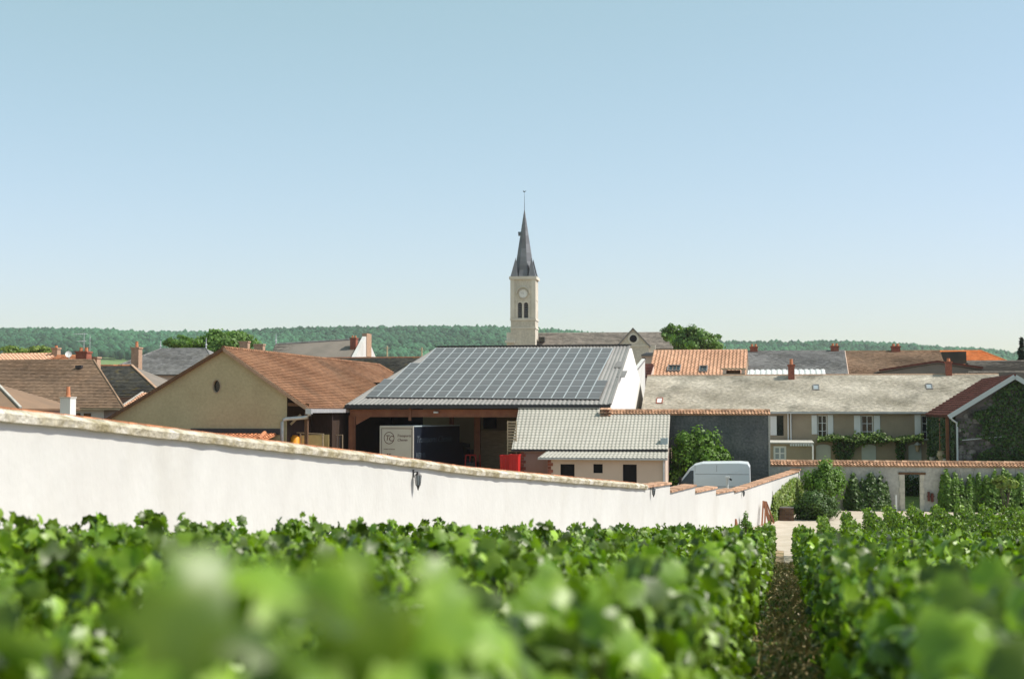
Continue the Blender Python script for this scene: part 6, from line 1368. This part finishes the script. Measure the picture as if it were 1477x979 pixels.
def vine_row(k):
    s = (k+.5)*1.2; rs = np.random.RandomState(200+k); side = 'right' if k >= 0 else 'left'; i = k if k >= 0 else -k-1
    t1 = row_end(k); t0 = max(1.5, s/.1587-5 if s > 0 else -s/.60-1.5)
    if t1 - t0 < 1.5: return
    T = Thing('vine_row', f'{ORD[i]} trellised vine row {side} of the bare earth aisle', 'vine row', (s, t0, ground_z(s, t0)), group=f'vine rows {side} of the aisle')
    C, Nn, S, TI, K = [], [], [], [], []
    segs = [(t0, min(14, t1), 330, .150, 'vine'), (14, min(34, t1), 220, .160, 'vine' if i < 2 or k < 0 else 'mid'), (34, t1, 150, .17, 'far')]
    if i > 6: segs = [(t0, t1, 135, .175, 'far')]
    groups = []
    for a, b, dens, size, kind in segs:
        a = max(a, t0)
        if b - a < .2: continue
        n = int((b-a)*dens); t = rs.uniform(a, b, n)
        top = hedge_top(t, k)
        f = rs.uniform(0, 1, n)**.85; z = .10 + f*(top-.12)
        wid = .215*np.clip(1.08-.28*f, .3, 1)*(1 + .25*np.sin(t*3.1+k) + .15*np.sin(t*7.7+z*5))
        sg = np.where(rs.rand(n) < .5, -1, 1); x = sg*wid*np.sqrt(rs.uniform(.04, 1.15, n))
        ns = max(1, int((b-a)/.42)); st_ = np.sort(rs.uniform(a, b, ns)); sx_ = rs.normal(size=ns)*.07; hh_ = rs.uniform(.02, .15, ns)*np.clip((st_-1)/5, 0, 1); sh = np.nonzero(rs.rand(n) < min(.13, ns*4.5/n))[0]; j = rs.randint(0, ns, len(sh))
        t[sh] = st_[j] + rs.normal(size=len(sh))*.05; x[sh] = sx_[j] + rs.normal(size=len(sh))*.05; tp = hedge_top(t[sh], k); z[sh] = tp - .06 + rs.uniform(0, 1, len(sh))*(hh_[j]+.06)
        gzv = np.array([ground_z(s, tt) for tt in t]); P = np.stack([s+x, t, gzv+z], 1)
        nrm = np.stack([sg*(.9-.3*f), rs.normal(size=n)*.35-.1, .12+.28*f], 1) + rs.normal(size=(n, 3))*.55
        groups.append((P, nrm, size*rs.uniform(.5, 1.35, n), kind, np.clip(rs.beta(1.1, 1.3, n)*.95 + .12*f-.05, 0, 1) + (rs.rand(n) < .12)*.45))  # random leaf tones; the palest stand in for sheen and pale undersides
    if k in (-1, 0):            # long summer shoots near the camera
        spec = [(-.62, 1.7, .17, .28, 34), (-.60, 2.2, .18, .22, 26), (-.66, 3.0, .20, .16, 22), (-.6, 3.8, .2, .14, 22), (-.62, 4.8, .25, .12, 22)] if k < 0 else \
               [(.40, 2.7, .14, .22, 30), (.48, 3.2, .16, .22, 30), (.60, 4.2, .18, .22, 24), (.6, 5.4, .2, .18, 24), (.38, 2.2, .10, .05, 14)]
        P, nrm = [], []
        for (xs_, tt, rad, hh, n) in spec:
            g = ground_z(xs_, tt)
            for q in range(n): P.append((xs_+np.clip(rs.normal(), -1.6, 1.6)*rad*.6, tt+np.clip(rs.normal(), -1.3, 1.6)*rad*1.0, g+1.12+rs.uniform(-.5, 1.0)*(hh*.8+.05))); nrm.append((-np.sign(xs_)*.4+rs.normal()*.4+.15, -.6+rs.normal()*.4, .6+rs.normal()*.3))
        groups.append((np.array(P), np.array(nrm), rs.uniform(.11, .18, len(P)), 'vine', rs.uniform(.2, 1, len(P))))
    org = np.array(T.org); allhero = []
    hero_n = 280 if i < 4 else 60 if i < 8 else 0
    # the leaves that show largest become objects of their own
    P = np.concatenate([g[0] for g in groups]); wx = CP*P[:, 0] + SP*P[:, 1]; wy = -SP*P[:, 0] + CP*P[:, 1]
    px, py, d = project(np.stack([wx, wy, P[:, 2]], 1)); vis = (px > -60) & (px < 1540) & (py > 500) & (py < 1040) & (d > .5)
    order = np.argsort(np.where(vis, d, 1e9))[:hero_n]; order = order[vis[order]]; hero = np.zeros(len(P), bool); hero[order] = True; j0 = 0
    for gi, (P_, nr, sz, kind, tn) in enumerate(groups):
        hm = hero[j0:j0+len(P_)]; j0 += len(P_); km = ~hm
        b, a, n_ = leaf_frames(rs, nr)
        for q in np.nonzero(hm)[0]:
            o = bpy.data.objects.new('leaf', HERO[min(7, int(tn[q]*5.99))]); col.objects.link(o); o.parent = T.o
            o.matrix_local = Matrix.Translation(Vector(P_[q]-org)) @ Matrix((b[q], a[q], n_[q])).transposed().to_4x4() @ Matrix.Scale(float(sz[q]), 4)
        if km.any():
            me = leaf_mesh('foliage', rs, P_[km]-org, nr[km], sz[km], kind, M['vine'] if kind != 'far' else M['vine_far'], tn[km]); T.mesh('foliage', me, kind='stuff')
    if i < 3:
        tm = MB(); h = .62; tm.tube([(0, 0, -.1), (.03, .02, .25), (-.02, .05, .45), (.02, .12, h)], [.032, .026, .022, .014], 6); me = None
        t = t0 + .4
        while t < min(t1, 40):
            if me is None: o = T.part('trunk', tm, M['bark'], local=True); me = o.data
            else: o = T.mesh('trunk', me)
            o.location = Vector((s+rs.normal()*.03, t, ground_z(s, t))) - T.org; o.rotation_euler = (0, 0, rs.uniform(0, 6.28)); t += 1.05
        pm = MB().box((-.025, -.025, -.3), (.025, .025, 1.05)); me = None
        for t in list(np.arange(t0+3.2, t1-.5, 5.5)) + [t1+.05]:
            if me is None: o = T.part('stake', pm, M['wood'], local=True); me = o.data
            else: o = T.mesh('stake', me)
            o.location = Vector((s, float(t), ground_z(s, float(t)))) - T.org
        wr = MB()
        for zz in (.5, .8):
            pts = [(s, float(t), ground_z(s, float(t))+zz) for t in np.linspace(t0+5, t1, 14)]; wr.tube(pts, .003, 4)
        T.part('trellis_wire', wr, M['zinc'])
for k in range(-8, 12): vine_row(k)

# weeds and dry grass in the aisle and along the track
def scatter(name, label, cat, n, size, m, seed, fn, up=.5, shape='mid'):
    rs = np.random.RandomState(seed); s, t = fn(rs, n); z = np.array([bump_z(a, b) for a, b in zip(s, t)]) + rs.uniform(.0, .09, len(s))
    P = np.stack([CP*s+SP*t, -SP*s+CP*t, z], 1); nr = rs.normal(size=(len(s), 3)); nr[:, 2] = np.abs(nr[:, 2])*up + .3
    me = leaf_mesh(name, rs, P, nr, size*rs.uniform(.4, 1.5, len(s)), shape, m, rs.uniform(0, 1, len(s))); o = bpy.data.objects.new(name, me); col.objects.link(o); o['kind'] = 'stuff'; o['label'] = label; o['category'] = cat
def aisle(rs, n):
    c = rs.uniform(3, 50, n//14); cs = rs.normal(size=n//14)*.22; i = rs.randint(0, n//14, n); return cs[i]+rs.normal(size=n)*.09, c[i]+rs.normal(size=n)*.22
def edges(rs, n): return np.where(rs.rand(n) < .5, -1, 1)*rs.uniform(.2, .75, n), rs.uniform(2, 54, n)
scatter('weeds', 'low green weeds scattered along the earth aisle', 'weeds', 5200, .07, M['weed'], 61, aisle)
scatter('aisle_grass', 'green undergrowth at the feet of the vine rows', 'grass', 5200, .075, M['weed'], 62, edges)
scatter('dry_grass', 'straw-coloured dry grass tufts along the aisle', 'grass', 11000, .17, M['straw'], 63, lambda rs, n: (rs.normal(size=n)*.28+.12, rs.uniform(4, 52, n)), .3, 'blade')

# ---------------------------------------------------------------- haze
hb = MB().box((-3000, -400, -3.5), (3000, 3400, 190)); ho = structure('haze', hb, mat('haze_air', (1, 1, 1)), kind='stuff', label='thin summer haze over the valley', cat='haze')
hm = MATS['haze_air']; nt = hm.node_tree; nt.nodes.clear(); om = nt.nodes.new('ShaderNodeOutputMaterial'); pv = nt.nodes.new('ShaderNodeVolumePrincipled')
pv.inputs['Color'].default_value = (.92, .90, 1.0, 1); pv.inputs['Density'].default_value = .00008; pv.inputs['Anisotropy'].default_value = .2
nt.links.new(pv.outputs[0], om.inputs['Volume'])
